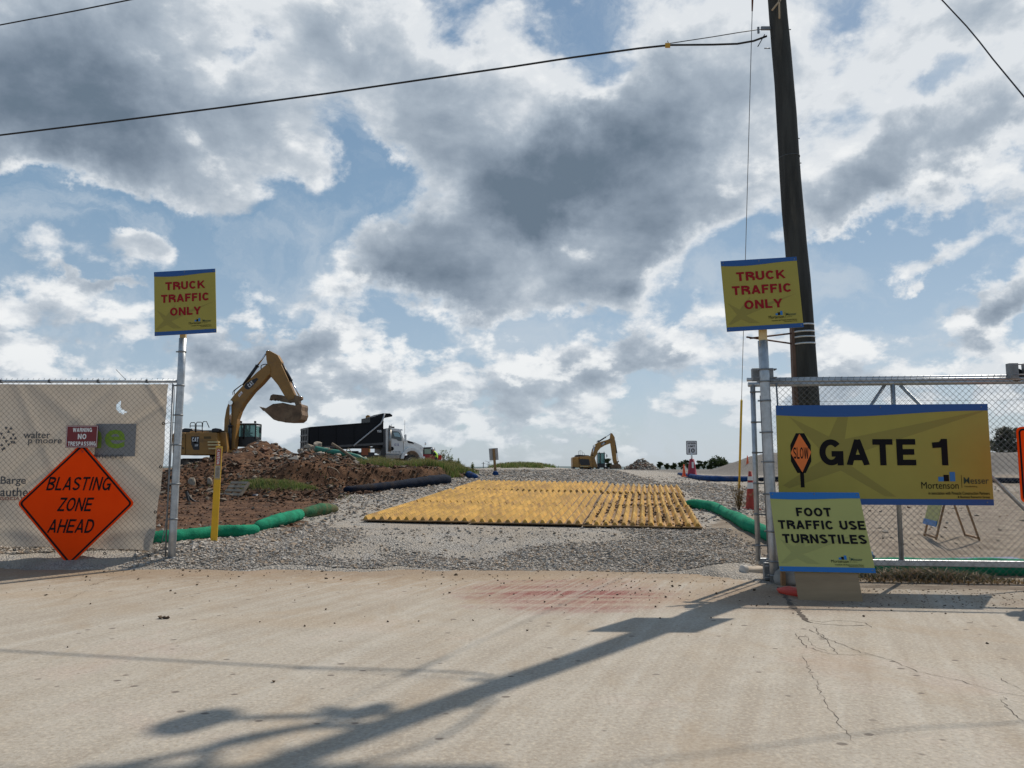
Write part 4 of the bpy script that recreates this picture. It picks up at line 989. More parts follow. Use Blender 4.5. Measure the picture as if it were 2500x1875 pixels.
# apron: loose along its front and right, rolled smooth by tyres further up
def keep_apron(x, y, C):
    lane = pn(x, y, .9, 2)
    loose = np.clip((12.45 + lane * .7 + .25 * np.clip(x, -1, 3) - y) / .35, 0, 1)
    loose = np.maximum(loose, np.clip((x - 2.0 + lane * .6) / .5, 0, 1)); loose = np.maximum(loose, np.clip((-x - 2.6 + lane * .5) / .5, 0, 1))
    return C[:, 0] * (.05 + .95 * loose)
P1 = scatter(60000, -5.7, 4.3, 11.0, 14.2, keep_apron, 1)
s1 = rs.lognormal(-4.12, .38, len(P1)).clip(.008, .05)
stones('gravel_apron', P1, s1, sm_grey, seed=2, kind='stuff')
P2 = scatter(46000, -4.8, 9, 14.0, 35, lambda x, y, C: C[:, 0] * np.clip((y - 10) / 18 + .15 * (x < -2.5), .25, 1) * (1 - .9 * ((x > -3.4 + (y - 15) * .19) & (x < 3.4 + (y - 13.5) * .19) & (y < 24.8))), 3)
stones('gravel_road_stones', P2, rs.lognormal(-3.62, .42, len(P2)).clip(.012, .075), sm_grey, seed=4, kind='stuff')
P3 = scatter(26000, -11, -3.4, 12.1, 15, lambda x, y, C: np.clip(C[:, 0], 0, 1) * .9 + .02, 5)
stones('gravel_strip', P3, rs.lognormal(-3.75, .4, len(P3)).clip(.01, .06), sm_grey, seed=6, kind='stuff')
P4 = scatter(30000, -13, -.6, 18.5, 33, lambda x, y, C: C[:, 1] * (1 - C[:, 3]) * np.clip((y - 19.2) * .8, .06, 1) * np.where((x > -11.3) & (x < -8.7) & (y > 26.5), .22, 1), 7)
stones('red_clods', P4, rs.lognormal(-3.6, .6, len(P4)).clip(.01, .15), sm_red, seed=8, kind='stuff')
P5 = scatter(9000, -12, -3, 13.5, 21, lambda x, y, C: C[:, 1] * .45, 9)
stones('dirt_crumbs', P5, rs.lognormal(-4.1, .5, len(P5)).clip(.006, .06), sm_red, seed=10, kind='stuff')
P6 = scatter(9000, 3.4, 22, 9.9, 46, lambda x, y, C: .35 + .65 * C[:, 0], 11)
stones('scattered_pebbles', P6, rs.lognormal(-3.9, .5, len(P6)).clip(.008, .07), sm_pale, seed=12, kind='stuff')
P7 = scatter(5200, -12, -2.6, 24, 33, lambda x, y, C: np.clip(1.1 - C[:, 3] * 2, 0, 1) * np.clip((y - 27.5) / 3, .03, 1) * (.25 + .75 * ((x > -9.2) & (x < -5.6))), 13)
stones('pale_rubble', P7, rs.lognormal(-2.85, .55, len(P7)).clip(.02, .22), sm_pale, seed=14, kind='stuff')
# clods dropped on the concrete
n = 520; x = np.concatenate([rs.normal(1.7, .8, 160), rs.uniform(-6, 7, 360)]); y = np.concatenate([rs.normal(9.8, .8, 160), 11.2 - rs.exponential(1.3, 360)])
k = (y < np.array([conc_edge(v) for v in x]) - .02) & (y > 4.5); x, y = x[k], y[k]
stones('dropped_clods', np.stack([x, y, np.full(len(x), .006)], 1), rs.lognormal(-4.7, .5, len(x)).clip(.004, .028), sm_brown, seed=15, kind='stuff')
n = 1500; x = rs.uniform(3.5, 7.5, n); y = rs.uniform(8.3, 9.5, n)
xy = np.stack([x, y, np.full(n, .005)], 1)[:700]; stones('leaf_litter', xy, rs.lognormal(-4.8, .45, 700).clip(.004, .018), sm_brown, seed=16, flat=.4, kind='stuff')
for k_, (px, py, s_) in enumerate(((400, 1510, .035), (817, 1522, .02), (1155, 1515, .016), (668, 1665, .016), (797, 1413, .024), (1330, 1470, .02))):
    p = at_z(px, py, .006); stones('dirt_clod', np.array([[p.x + dx, p.y, .006] for dx in ((-.9 * s_, s_, 0) if k_ == 0 else (0,))]), s_, sm_brown, seed=20 + k_, label=('flat dark clod lying on the left side of the concrete' if k_ == 0 else ['', 'small dark clod on the concrete left of the middle', 'lone crumb on the concrete below the red stain', 'small stone on the lower middle left concrete', 'dark stone on the concrete near the gravel edge', 'dark crumb beside the red stain'][k_]), cat='clod', group='clods lying on the concrete')

# ---- cracks in the concrete at the right: thin jagged strips of dark fill
crackm = mat('crack_fill', (.075, .056, .042), .95, 0, .4, 20)
def crack(pts, w_, name='crack'):
    if w_ < .02: w_ *= .5
    P_ = [at_z(x, y, .007) for x, y in pts]; r = random.Random(int(pts[0][0])); Q = []
    for a, b in zip(P_, P_[1:]):
        nn = max(2, int((b - a).length / .045))
        for k in range(nn): Q.append(a.lerp(b, k / nn) + Vector((r.uniform(-.016, .016), r.uniform(-.022, .022), 0)))
    Q.append(P_[-1]); m = MB(); vs = []
    for i, p in enumerate(Q):
        d = (Q[min(i + 1, len(Q) - 1)] - Q[max(i - 1, 0)]).normalized(); nrm = Vector((-d.y, d.x, 0)) * w_ * r.uniform(.35, 1.3) * (1 if 0 < i < len(Q) - 1 else .2)
        vs += [p + nrm, p - nrm]
    m.add(vs, [(2 * i, 2 * i + 1, 2 * i + 3, 2 * i + 2) for i in range(len(Q) - 1)])
    return m.build(name, crackm, road)
crack([(1900, 1432), (1920, 1460), (1938, 1485), (1955, 1497), (1962, 1512), (1985, 1520)], .030)
crack([(1985, 1520), (2010, 1524), (2060, 1527), (2118, 1527)], .012)
crack([(1962, 1512), (2008, 1518), (2050, 1514), (2110, 1520), (2128, 1532)], .007)
crack([(1985, 1528), (2010, 1555), (2060, 1575), (2100, 1592), (2130, 1598)], .006)
crack([(1975, 1535), (2020, 1562), (2038, 1592), (2045, 1597)], .006)
crack([(1942, 1546), (1970, 1580), (2030, 1597), (2130, 1598), (2180, 1612), (2240, 1640), (2330, 1658), (2380, 1672), (2440, 1690), (2520, 1702)], .006)
crack([(1965, 1550), (1990, 1580), (2020, 1590)], .004)
crack([(1960, 1600), (1990, 1660), (2015, 1710), (2050, 1765), (2090, 1815)], .0035)
crack([(2380, 1640), (2440, 1655), (2500, 1685)], .004); crack([(2450, 1700), (2455, 1725), (2500, 1760)], .005)
crack([(220, 1430), (280, 1410), (330, 1400)], .008); crack([(150, 1470), (215, 1440)], .004)

# ---- yellow track-out mats, three wide and three deep
HD = RD(9.8); eL = Vector((math.sin(HD), math.cos(HD), 0)); eW = Vector((math.cos(HD), -math.sin(HD), 0))
FRc = on_ground(1716, 1297); MW, ML = 2.13, 3.42
def ridge_mesh():
    m = MB(); nb = 27; L = ML - .10; vs = []; st = []
    for i in range(nb):
        a = .05 + L * i / nb; d = L / nb
        st += [(a + .00, .073), (a + d * .30, .092), (a + d * .66, .092), (a + d * .94, .071)]
    for y_, h in st: vs += [(-.058, y_, .006), (-.050 + h * .42, y_, h), (.050 - h * .42, y_, h), (.058, y_, .006)]
    fs = []
    for i in range(len(st) - 1):
        o = i * 4; fs += [(o + k, o + 4 + k, o + 5 + k, o + 1 + k) for k in range(3)]
    e = (len(st) - 1) * 4; fs += [(0, 1, 2, 3), (e + 3, e + 2, e + 1, e)]
    m.add(vs, fs); return m.mesh('ridge')
RM = ridge_mesh(); RM.materials.append(yplas)
import bmesh
bm0 = bmesh.new(); bm0.from_mesh(RM); bmesh.ops.recalc_face_normals(bm0, faces=bm0.faces); bm0.to_mesh(RM); bm0.free()
plate = None
cl = ['right', 'middle', 'left']; rwn = ['front', 'middle', 'back']
for ci in range(3):
    for ri in range(3):
        jx = [0, -.02, .03][ri]; o0 = FRc - eW * (MW * (ci + 1) + .02 * ci) + eL * ((ML + .03) * ri + [0, .05, .1][ci]) + eW * jx
        if ri == 2: o0 = o0 + eL * .12 * (ci > 0)
        c0 = o0; cY = o0 + eL * ML; cX = o0 + eW * MW
        Z = lambda p: gz(p.x, p.y) + .030
        za, zb2, zc2, zd = Z(c0), Z(cY), Z(cX), Z(cX + eL * ML)
        sy = ((zb2 - za) + (zd - zc2)) / 2 / ML; sx = ((zc2 - za) + (zd - zb2)) / 2 / MW * .5
        ay = Vector((eL.x, eL.y, sy)).normalized(); ax_ = Vector((eW.x, eW.y, sx)); ax_ = (ax_ - ay * ax_.dot(ay)).normalized(); az = ax_.cross(ay)
        M = Matrix((ax_, ay, az)).transposed()
        zm = (za + zb2 + zc2 + zd) / 4; mid_ = o0 + eL * ML / 2 + eW * MW / 2
        mt = thing('construction_mat', (0, 0, 0), f'yellow ribbed plastic mat in the {rwn[ri]} row, {cl[ci]} column of the mats', 'mat', 'yellow mats laid across the gravel road')
        mt.rotation_euler = M.to_euler(); mt.location = Vector((mid_.x, mid_.y, zm + .012)) - M @ Vector((MW / 2, ML / 2, 0))
        if plate is None:
            plate = MB().box((MW / 2, ML / 2, 0), (MW, ML, .012)).box((MW / 2, .01, .008), (MW, .035, .02)).box((MW / 2, ML - .01, .008), (MW, .035, .02)).build('base_plate', mat('mat_floor', (.42, .25, .09), .8, 0, .3, 2, (.15, .10, .065), .85, 1.1, .3, 40, coord='World'), mt)
        else:
            q = plate.copy(); COL.objects.link(q); q.parent = mt
        for k in range(13):
            r_o = bpy.data.objects.new('ridge', RM); COL.objects.link(r_o); r_o.parent = mt; r_o.location = ((k + .5) * MW / 13, 0, 0)
            r_o.rotation_euler.y = random.uniform(-.05, .05); r_o.scale.z = random.choice([1, 1, .95, .9, 1.03]); r_o.scale.x = random.uniform(.95, 1.04)
# dirt pressed between the ribs of the right hand mats
x = rs.uniform(0, 1, 2600); y = rs.uniform(0, 1, 2600) ** 1.2
base = np.array([(FRc - eW * (MW * a) + eL * (7.2 * b)) for a, b in zip(x, y)]); zz, _ = gl_np(base[:, 0], base[:, 1]); base[:, 2] = zz + .055
kk = pn(base[:, 0], base[:, 1], 2.2, 5) > -.02
stones('dirt_on_mats', base[kk], rs.lognormal(-3.9, .5, kk.sum()).clip(.01, .045), sm_brown, seed=31, kind='stuff')

# ---- filter socks
def sockmat(name, a, b, dirt, dam): return mat(name, a, .85, 0, .25, 5, dirt, dam, 1.7, .8, 45, spec=.12)
sgreen = sockmat('sock_green', (.012, .21, .115), None, (.16, .11, .055), .16); sgreen2 = sockmat('sock_green_dusty', (.035, .12, .06), None, (.15, .11, .055), .45)
snavy = sockmat('sock_navy', (.006, .012, .026), None, (.05, .035, .025), .25); sblu = sockmat('sock_blue', (.012, .045, .14), None, (.10, .08, .06), .15)
def sock(name, bottoms, rads, m_, label, cat='filter sock', seed=1, group=None, raise_=.75, Ys=None, end=True):
    B = [on_ground(*p) if len(p) == 2 else Vector(p) for p in bottoms]
    rr = rads if isinstance(rads, (list, tuple)) else [rads] * len(B)
    C_ = [b + Vector((0, r * .35, r * raise_)) for b, r in zip(B, rr)]
    P_ = smooth_path(C_, 12); n = len(P_); R2 = []
    for i in range(n):
        f = i / (n - 1) * (len(rr) - 1); k = min(int(f), len(rr) - 2); r = rr[k] + (rr[k + 1] - rr[k]) * (f - k)
        e = min(1, min(i, n - 1 - i) / 4) if end else 1
        R2.append(r * (.35 + .65 * math.sqrt(e)) * (1 + .10 * mn.noise(P_[i] * 2.2 + Vector((seed, 0, 0))) + .05 * mn.noise(P_[i] * 9)))
    mb = MB().tube(P_, R2, 20); V2 = []
    for v in mb.v:
        p = Vector(v); ax = min(P_[::3], key=lambda q: (q - p).length_squared); d = p - ax
        k = 1 + .10 * mn.noise(p * 5 + Vector((seed, 3, 0))) + .075 * mn.noise(Vector((p.x * 17, p.y * 17, p.z * 7)))
        q = ax + d * k; V2.append(tuple(q))
    mb.v = V2; return mb.build(name, m_, label=label, cat=cat, group=group)
G_ = 'filter socks lying on the ground'
sock('filter_sock', [(60, 1336), (200, 1333), (330, 1330), (400, 1327), (460, 1321), (530, 1314), (590, 1310), (628, 1303)], [.11, .11, .11, .115, .115, .115, .11, .10], sgreen, 'bright green filter sock passing behind the yellow marker post', seed=1, group=G_)
sock('filter_sock', [(622, 1300), (660, 1290), (700, 1279), (735, 1266)], [.10, .13, .125, .11], sgreen, 'short bright green filter sock left of the smooth apron', seed=2, group=G_)
sock('filter_sock', [(725, 1268), (760, 1262), (795, 1256), (822, 1249)], [.09, .13, .13, .07], sgreen2, 'dusty brown green filter sock end in front of the red dirt', seed=3, group=G_)
sock('filter_sock', [(1672, 1240), (1710, 1243), (1750, 1252), (1775, 1264)], [.09, .115, .12, .10], sgreen, 'green filter sock right of the yellow mats, far piece', seed=4, group=G_)
sock('filter_sock', [(1768, 1262), (1800, 1277), (1830, 1296), (1862, 1312), (1895, 1332), (1925, 1350)], [.10, .12, .125, .12, .12, .10], sgreen, 'green filter sock running towards the right gate post', seed=5, group=G_)
gy = [FRR.o + FRR.e * x_ + FRR.n * .85 for x_ in (.5, 1.2, 2.2, 3.4, 5.2)]
sock('filter_sock', [(p.x, p.y, gz(p.x, p.y)) for p in gy], .125, sgreen, 'long green filter sock low behind the sliding gate', seed=6, group=G_)
sock('filter_sock', [(838, 1203), (880, 1203), (940, 1198), (1000, 1192), (1050, 1187), (1097, 1181)], [.09, .12, .135, .16, .18, .17], snavy, 'long dark navy filter sock at the foot of the dirt bank', seed=7, group=G_, raise_=.8)
sock('filter_sock', [(1142, 1166), (1152, 1168), (1166, 1170)], [.13, .12, .07], sblu, 'short blue filter sock below the grassy berm', seed=8, group=G_)
sock('filter_sock', [(1655, 1158), (1700, 1170), (1740, 1175), (1790, 1176), (1850, 1175)], [.09, .14, .15, .15, .13], sblu, 'blue filter sock in front of the red speed limit cone', seed=9, group=G_)
sock('filter_sock', [(1850, 1176), (2000, 1177), (2200, 1178), (2520, 1180)], .14, snavy, 'dark blue filter sock seen through the right gate mesh', seed=10, group=G_)

# ---- traffic cones
def cone(loc, h, label, stripes=True, col=orangem, group='traffic cones', s=1.0):
    o = thing('traffic_cone', loc, label, 'traffic cone', group)
    b = h * .40
    MB().box((0, 0, .02), (b, b, .04), taper=.94).build('base', mat('cone_base', (.10, .02, .012), .7) if col is orangem and h > .8 else col, o, bevel=.008)
    prof = lambda z: h * (.145 - .11 * (z / h))
    MB().lathe((0, 0, .04), [(prof(0), 0), (prof(h * .5), h * .5), (prof(h * .955), h * .955), (0, h * .96)], 20).build('body', col, o)
    if stripes:
        for a, b2 in ((.50, .66), (.72, .82)):
            MB().lathe((0, 0, .04), [(prof(h * a) + .003, h * a), (prof(h * b2) + .003, h * b2)], 20).build('reflective_collar', mat('collar_white', (.62, .62, .60), .35, 0, .1, 4), o)
    return o
cdark = mat('cone_dark_orange', (.36, .03, .015), .5, 0, .1, 4, DUST, .2)
c1 = on_ground(1834, 1244); cone(c1, .92, 'tall orange traffic cone with white collars left of the gate end', col=cdark)
cone(on_ground(1670, 1164), .70, 'small plain orange cone left of the red speed limit cone', stripes=False)
p = on_ground(1690, 1165); k = p.y / F
sl_o = thing('speed_limit_stand', p, 'white speed limit 10 sign standing on a tall dark red cone', 'sign')
cred = mat('cone_red', (.34, .018, .035), .5, 0, .08, 3, DUST, .12)
MB().lathe((0, 0, 0), [(.33, 0), (.33, .05), (.27, .06), (.20, .6), (.13, 1.02), (.0, 1.04)], 18).build('cone_body', cred, sl_o)
MB().box((0, -.20, .68), (.11, .02, .34)).build('collar_white', MATS['collar_white'], sl_o)
MB().tube([(0, 0, 1.0), (0, 0, 1.35)], .05, 10).build('stem', whitem, sl_o)
MB().prism(rrect(-.31, 1.26, .31, 2.06, .04), -.03, -.02).build('panel', mat('sign_white', (.60, .59, .60), .5, 0, .05, 3), sl_o)
ring(rrect(-.295, 1.275, .295, 2.045, .04), rrect(-.27, 1.30, .27, 2.02, .03), -.033, -.030).build('border_print', blackp, sl_o)
for s_, z, wd, hh in (('SPEED', 1.91, .46, .10), ('LIMIT', 1.75, .38, .10), ('10', 1.50, .34, .25)): text(sl_o, s_, 0, z, .1, blackp, y=-.034, width=wd, ht=hh)
cone(Vector((at_y(1825, 1128, 62).x, 62, gz(at_y(1825, 1128, 62).x, 62) - .1)), .75, 'tiny orange cone on top of the grey stockpile', stripes=False)

# ---- yellow marker post
p = on_ground(522, 1319); p = p * (1 - .30 / p.y); p.z = gz(p.x, p.y) - .02; ym = thing('marker_post', p, 'yellow utility marker post with a red decal in front of the dirt heap', 'marker post'); ym.rotation_euler = (0, RD(.9), RD(12))
hy = at_y(528, 1090, p.y).z - p.z
MB().box((0, 0, hy / 2), (.105, .03, hy)).build('post', mat('marker_yellow', (.70, .40, .008), .45, 0, .08, 3, (.35, .22, .06), .1), ym, bevel=.008)
MB().box((0, -.017, hy - .17), (.065, .004, .27)).build('warning_decal', mat('decal_red', (.38, .05, .04), .5), ym)
MB().box((0, -.017, hy - .42), (.075, .004, .20)).build('text_decal', mat('decal_grey', (.40, .36, .31), .6), ym)
MB().box((0, -.013, hy - .28), (.097, .006, .53)).build('decal_border', mat('decal_tan', (.45, .32, .10), .5), ym)
text(ym, 'CAUTION', 0, hy - .17, .1, whitep, y=-.021, width=.24, ht=.04, rot=RD(90))
for q in range(9): MB().box((0, -.0205, hy - .34 - q * .02), (.055 if q % 3 else .04, .002, .006)).build('print_line', blackp, ym)

# ---- A-frame board standing behind the gate
p = on_ground(2322, 1316, 12.0); af = thing('a_frame_sign', p, 'wooden a frame stand with a pale yellow board behind the sliding gate', 'sign stand', rz=RD(76))
pinew = mat('pine_wood', (.30, .17, .08), .75, 0, .25, 8)
for sx in (-.45, .45):
    for sy in (-1, 1):
        MB().tube([(sx, sy * .42, 0), (sx, .0, 1.25)], .026, 4, smooth=False).build('leg', pinew, af)
af.scale = (.8, .8, 1)
MB().tube([(-.45, -.42, .04), (.45, -.42, .04)], .024, 4, smooth=False).build('rail', pinew, af)
MB().tube([(-.45, .42, .04), (.45, .42, .04)], .024, 4, smooth=False).build('rail', pinew, af)
MB().box((0, .24, .72), (1.0, .014, 1.0), rot=Matrix.Rotation(RD(18), 3, 'X')).build('panel', syel2, af)
MB().box((0, .405, .27), (1.0, .02, .1), rot=Matrix.Rotation(RD(18), 3, 'X')).build('footer_band', sblue2, af)

# ---- back of a small sign on a wooden post, with a blue weight bag
p = on_ground(1210, 1161); wsn = thing('small_sign', p, 'back of a small white sign on a wooden post beside the crest of the road', 'sign', rz=RD(8)); k = p.y / F
MB().box((0, 0, 32 * k), (6 * k, .06, 65 * k)).build('post', mat('pale_post', (.24, .14, .06), .8, 0, .2, 6), wsn)
MB().box((-.5 * k, .04, (1161 - 1110) * k), (22 * k, .012, 29 * k)).build('panel', mat('sign_back', (.40, .39, .38), .6, 0, .1, 4), wsn)
wsn.rotation_euler.y = RD(-4.5)
def bag(loc, d, m_, label, seed=1, rz=0, name='sandbag'):
    mb = MB(); n, mm = 14, 10; vs = []
    for i in range(mm + 1):
        for j in range(n):
            a, b = math.pi * i / mm, 2 * math.pi * j / n
            v = Vector((math.sin(a) * math.cos(b), math.sin(a) * math.sin(b), math.cos(a)))
            v = Vector((math.copysign(abs(v.x) ** .7, v.x), math.copysign(abs(v.y) ** .7, v.y), v.z)); v *= 1 + .22 * mn.noise(v * 1.7 + Vector((seed, 0, 0))) + .08 * mn.noise(v * 6)
            vs.append((v.x * d[0] / 2, v.y * d[1] / 2, max(-.35, v.z) * d[2] / 2 + d[2] * .18))
    fs = [(i * n + j, i * n + (j + 1) % n, (i + 1) * n + (j + 1) % n, (i + 1) * n + j) for i in range(mm) for j in range(n)]
    mb.add(vs, fs, smooth=True); o = mb.build(name, m_, label=label, cat='bag' if name == 'sandbag' else 'sheet'); o.location = loc; o.rotation_euler.z = rz; return o
bag(p + Vector((0, -.12, 0)), (.24, .2, .24), sblu, 'blue weight bag at the foot of the small sign back')
bagw = mat('bag_tan', (.42, .34, .26), .8, 0, .2, 4, (.2, .13, .08), .25); bagg = mat('bag_grey', (.30, .29, .27), .8, 0, .25, 4)
def gp(px, py): q = on_ground(px, py); return q
bag(at_z(1842, 1402, .01), (.42, .28, .16), bagw, 'torn tan sandbag on the ground left of the right gate post', 2, .1)
bag(at_z(1818, 1406, .0), (.12, .14, .22), mat('bag_white', (.55, .50, .44), .8), 'loose white flap of the torn sandbag', 9, .4)
q = FRR.o
bag(at_z(1925, 1425, .0), (.36, .35, .30), bagg, 'pale grey sandbag between the right post and the plywood', 4, -.3)
bag(at_z(1938, 1452, .0), (.20, .45, .12), mat('bag_red', (.55, .04, .02), .5, 0, .1, 4), 'bright red plastic sheet beside the plywood', 6, .5)
MB().box((0, 0, .15), (.05, .05, .36)).build('wooden_stake', pinew, label='short orange brown stake right beside the gate post base', cat='stake').location = at_z(1912, 1430, 0)
bag(FRR.o + FRR.e * .62 + FRR.n * .62 + Vector((0, 0, .02)), (.55, .4, .22), sgreen, 'green bag behind the left end of the gate', 7)
bag(FRR.o + FRR.e * 1.15 + FRR.n * .9 + Vector((0, 0, .22)), (.75, .4, .24), mat('bag_blue', (.06, .13, .24), .6, 0, .2, 3), 'blue grey bag on the green sock behind the gate', 8)
bag(FRR.o + FRR.e * 1.0 + FRR.n * 1.5 + Vector((0, 0, .32)), (.5, .3, .14), mat('bag_coral', (.70, .10, .08), .6), 'coral red bag behind the blue bag', 5)
MB().box((0, 0, 0), (2.4, .25, .05), rot=Matrix.Rotation(RD(-1), 3, 'Y')).build('blue_sheet', mat('sheet_blue', (.03, .06, .17), .6, 0, .2, 3), label='strip of blue sheeting behind the lower rail of the gate', cat='sheet').location = FRR.o + FRR.e * 2.4 + FRR.n * 1.2 + Vector((0, 0, .16))
bag(at_z(495, 1372, .0) + Vector((0, .2, 0)), (.34, .18, .12), bagg, 'flattened grey scrap at the foot of the left gate post', 12, .5)
for px in (260, 281): 
    p = at_z(px, 1376, 0) + Vector((0, .35, 0)); MB().tube([(0, 0, -.02), (0, 0, .20)], .045, 14).build('pipe_stub', galv, label='short grey pipe stub under the banner, ' + ('left one' if px == 260 else 'right one'), cat='pipe', group='pipe stubs under the banner').location = p

# ---------------------------------------------------------------- machines
def loc_fn(org, Y): return lambda px, py: ((at_y(px, py, Y) - org).x, (at_y(px, py, Y) - org).z)
lightc = mat('panel_line', (.10, .06, .015), .6)
catdk = mat('decal_black', (.012, .012, .016), .4)
def person(name, loc, joints, edges, label, group=None, rz=0, scale=1.0, parent=None, helmet=True):
    """one continuous figure grown from a posed skeleton; joints: name -> (pos, radius, material index)"""
    nm = list(joints); me = bpy.data.meshes.new('tmp'); me.from_pydata([joints[k][0] for k in nm], [(nm.index(a), nm.index(b)) for a, b in edges], [])
    o = bpy.data.objects.new('tmp', me); COL.objects.link(o)
    md = o.modifiers.new('s', 'SKIN'); sv = me.skin_vertices[0].data
    for i, k in enumerate(nm): r = joints[k][1]; sv[i].radius = (r, r); sv[i].use_root = (k == 'pelvis')
    ms = o.modifiers.new('u', 'SUBSURF'); ms.levels = 1; ms.render_levels = 1
    bpy.context.view_layer.update()
    m2 = bpy.data.meshes.new_from_object(o.evaluated_get(bpy.context.evaluated_depsgraph_get())); bpy.data.objects.remove(o)
    m2.name = name; m2.materials.clear()
    pos = [(Vector(joints[k][0]), joints[k][2], joints[k][1]) for k in nm]
    segs = [(Vector(joints[a][0]), Vector(joints[b][0]), joints[b][2]) for a, b in edges]
    for p in m2.polygons:
        c = p.center; best = None
        for a, b, mi in segs:
            t_ = max(0, min(1, (c - a).dot(b - a) / max(1e-6, (b - a).length_squared))); d = (c - a - (b - a) * t_).length
            if best is None or d < best[0]: best = (d, mi)
        p.material_index = best[1]; p.use_smooth = True
    for m in (skin, hiviz, mat('work_trousers', (.02, .024, .04), .8), mat('boots', (.05, .03, .02), .8), mat('dark_sleeve', (.03, .03, .03), .8)): m2.materials.append(m)
    b = bpy.data.objects.new('body' if parent or helmet else name, m2); COL.objects.link(b)
    root = thing(name, loc, label, 'person', group, rz) if parent is None else None
    b.parent = root or parent; b.name = 'body'
    if parent is not None: b.location = loc
    h = Vector(joints['head'][0])
    if helmet:
        hh = MB().lathe(h + Vector((0, 0, .03)), [(.155, 0), (.165, .01), (.135, .02), (.125, .08), (.08, .13), (0, .145)], 14).build('hard_hat', whitem, root or parent)
        if parent is not None: hh.location = loc
    return root
BONES = [('pelvis', 'spine'), ('spine', 'chest'), ('chest', 'neck'), ('neck', 'head'), ('chest', 'ls'), ('ls', 'le'), ('le', 'lw'), ('lw', 'lh'), ('chest', 'rs_'), ('rs_', 're'), ('re', 'rw'), ('rw', 'rh'),
         ('pelvis', 'lk'), ('lk', 'la'), ('la', 'lf'), ('pelvis', 'rk'), ('rk', 'ra'), ('ra', 'rf')]
def seated(p=0):
    return dict(pelvis=((0, 0, .12), .15, 2), spine=((.03, 0, .35), .14, 1), chest=((.04, 0, .56), .16, 1), neck=((.06, 0, .72), .06, 0), head=((.09, 0, .86), .11, 0),
        ls=((.04, .2, .60), .07, 1), le=((.14, .27, .36), .05, 1), lw=((.36, .22, .32), .04, 0), lh=((.44, .20, .33), .04, 0),
        rs_=((.04, -.2, .60), .07, 1), re=((.14, -.27, .36), .05, 1), rw=((.36, -.22, .32), .04, 0), rh=((.44, -.20, .33), .04, 0),
        lk=((.42, .14, .14), .08, 2), la=((.46, .14, -.26), .055, 2), lf=((.60, .14, -.30), .05, 3), rk=((.42, -.14, .14), .08, 2), ra=((.46, -.14, -.26), .055, 2), rf=((.60, -.14, -.30), .05, 3))

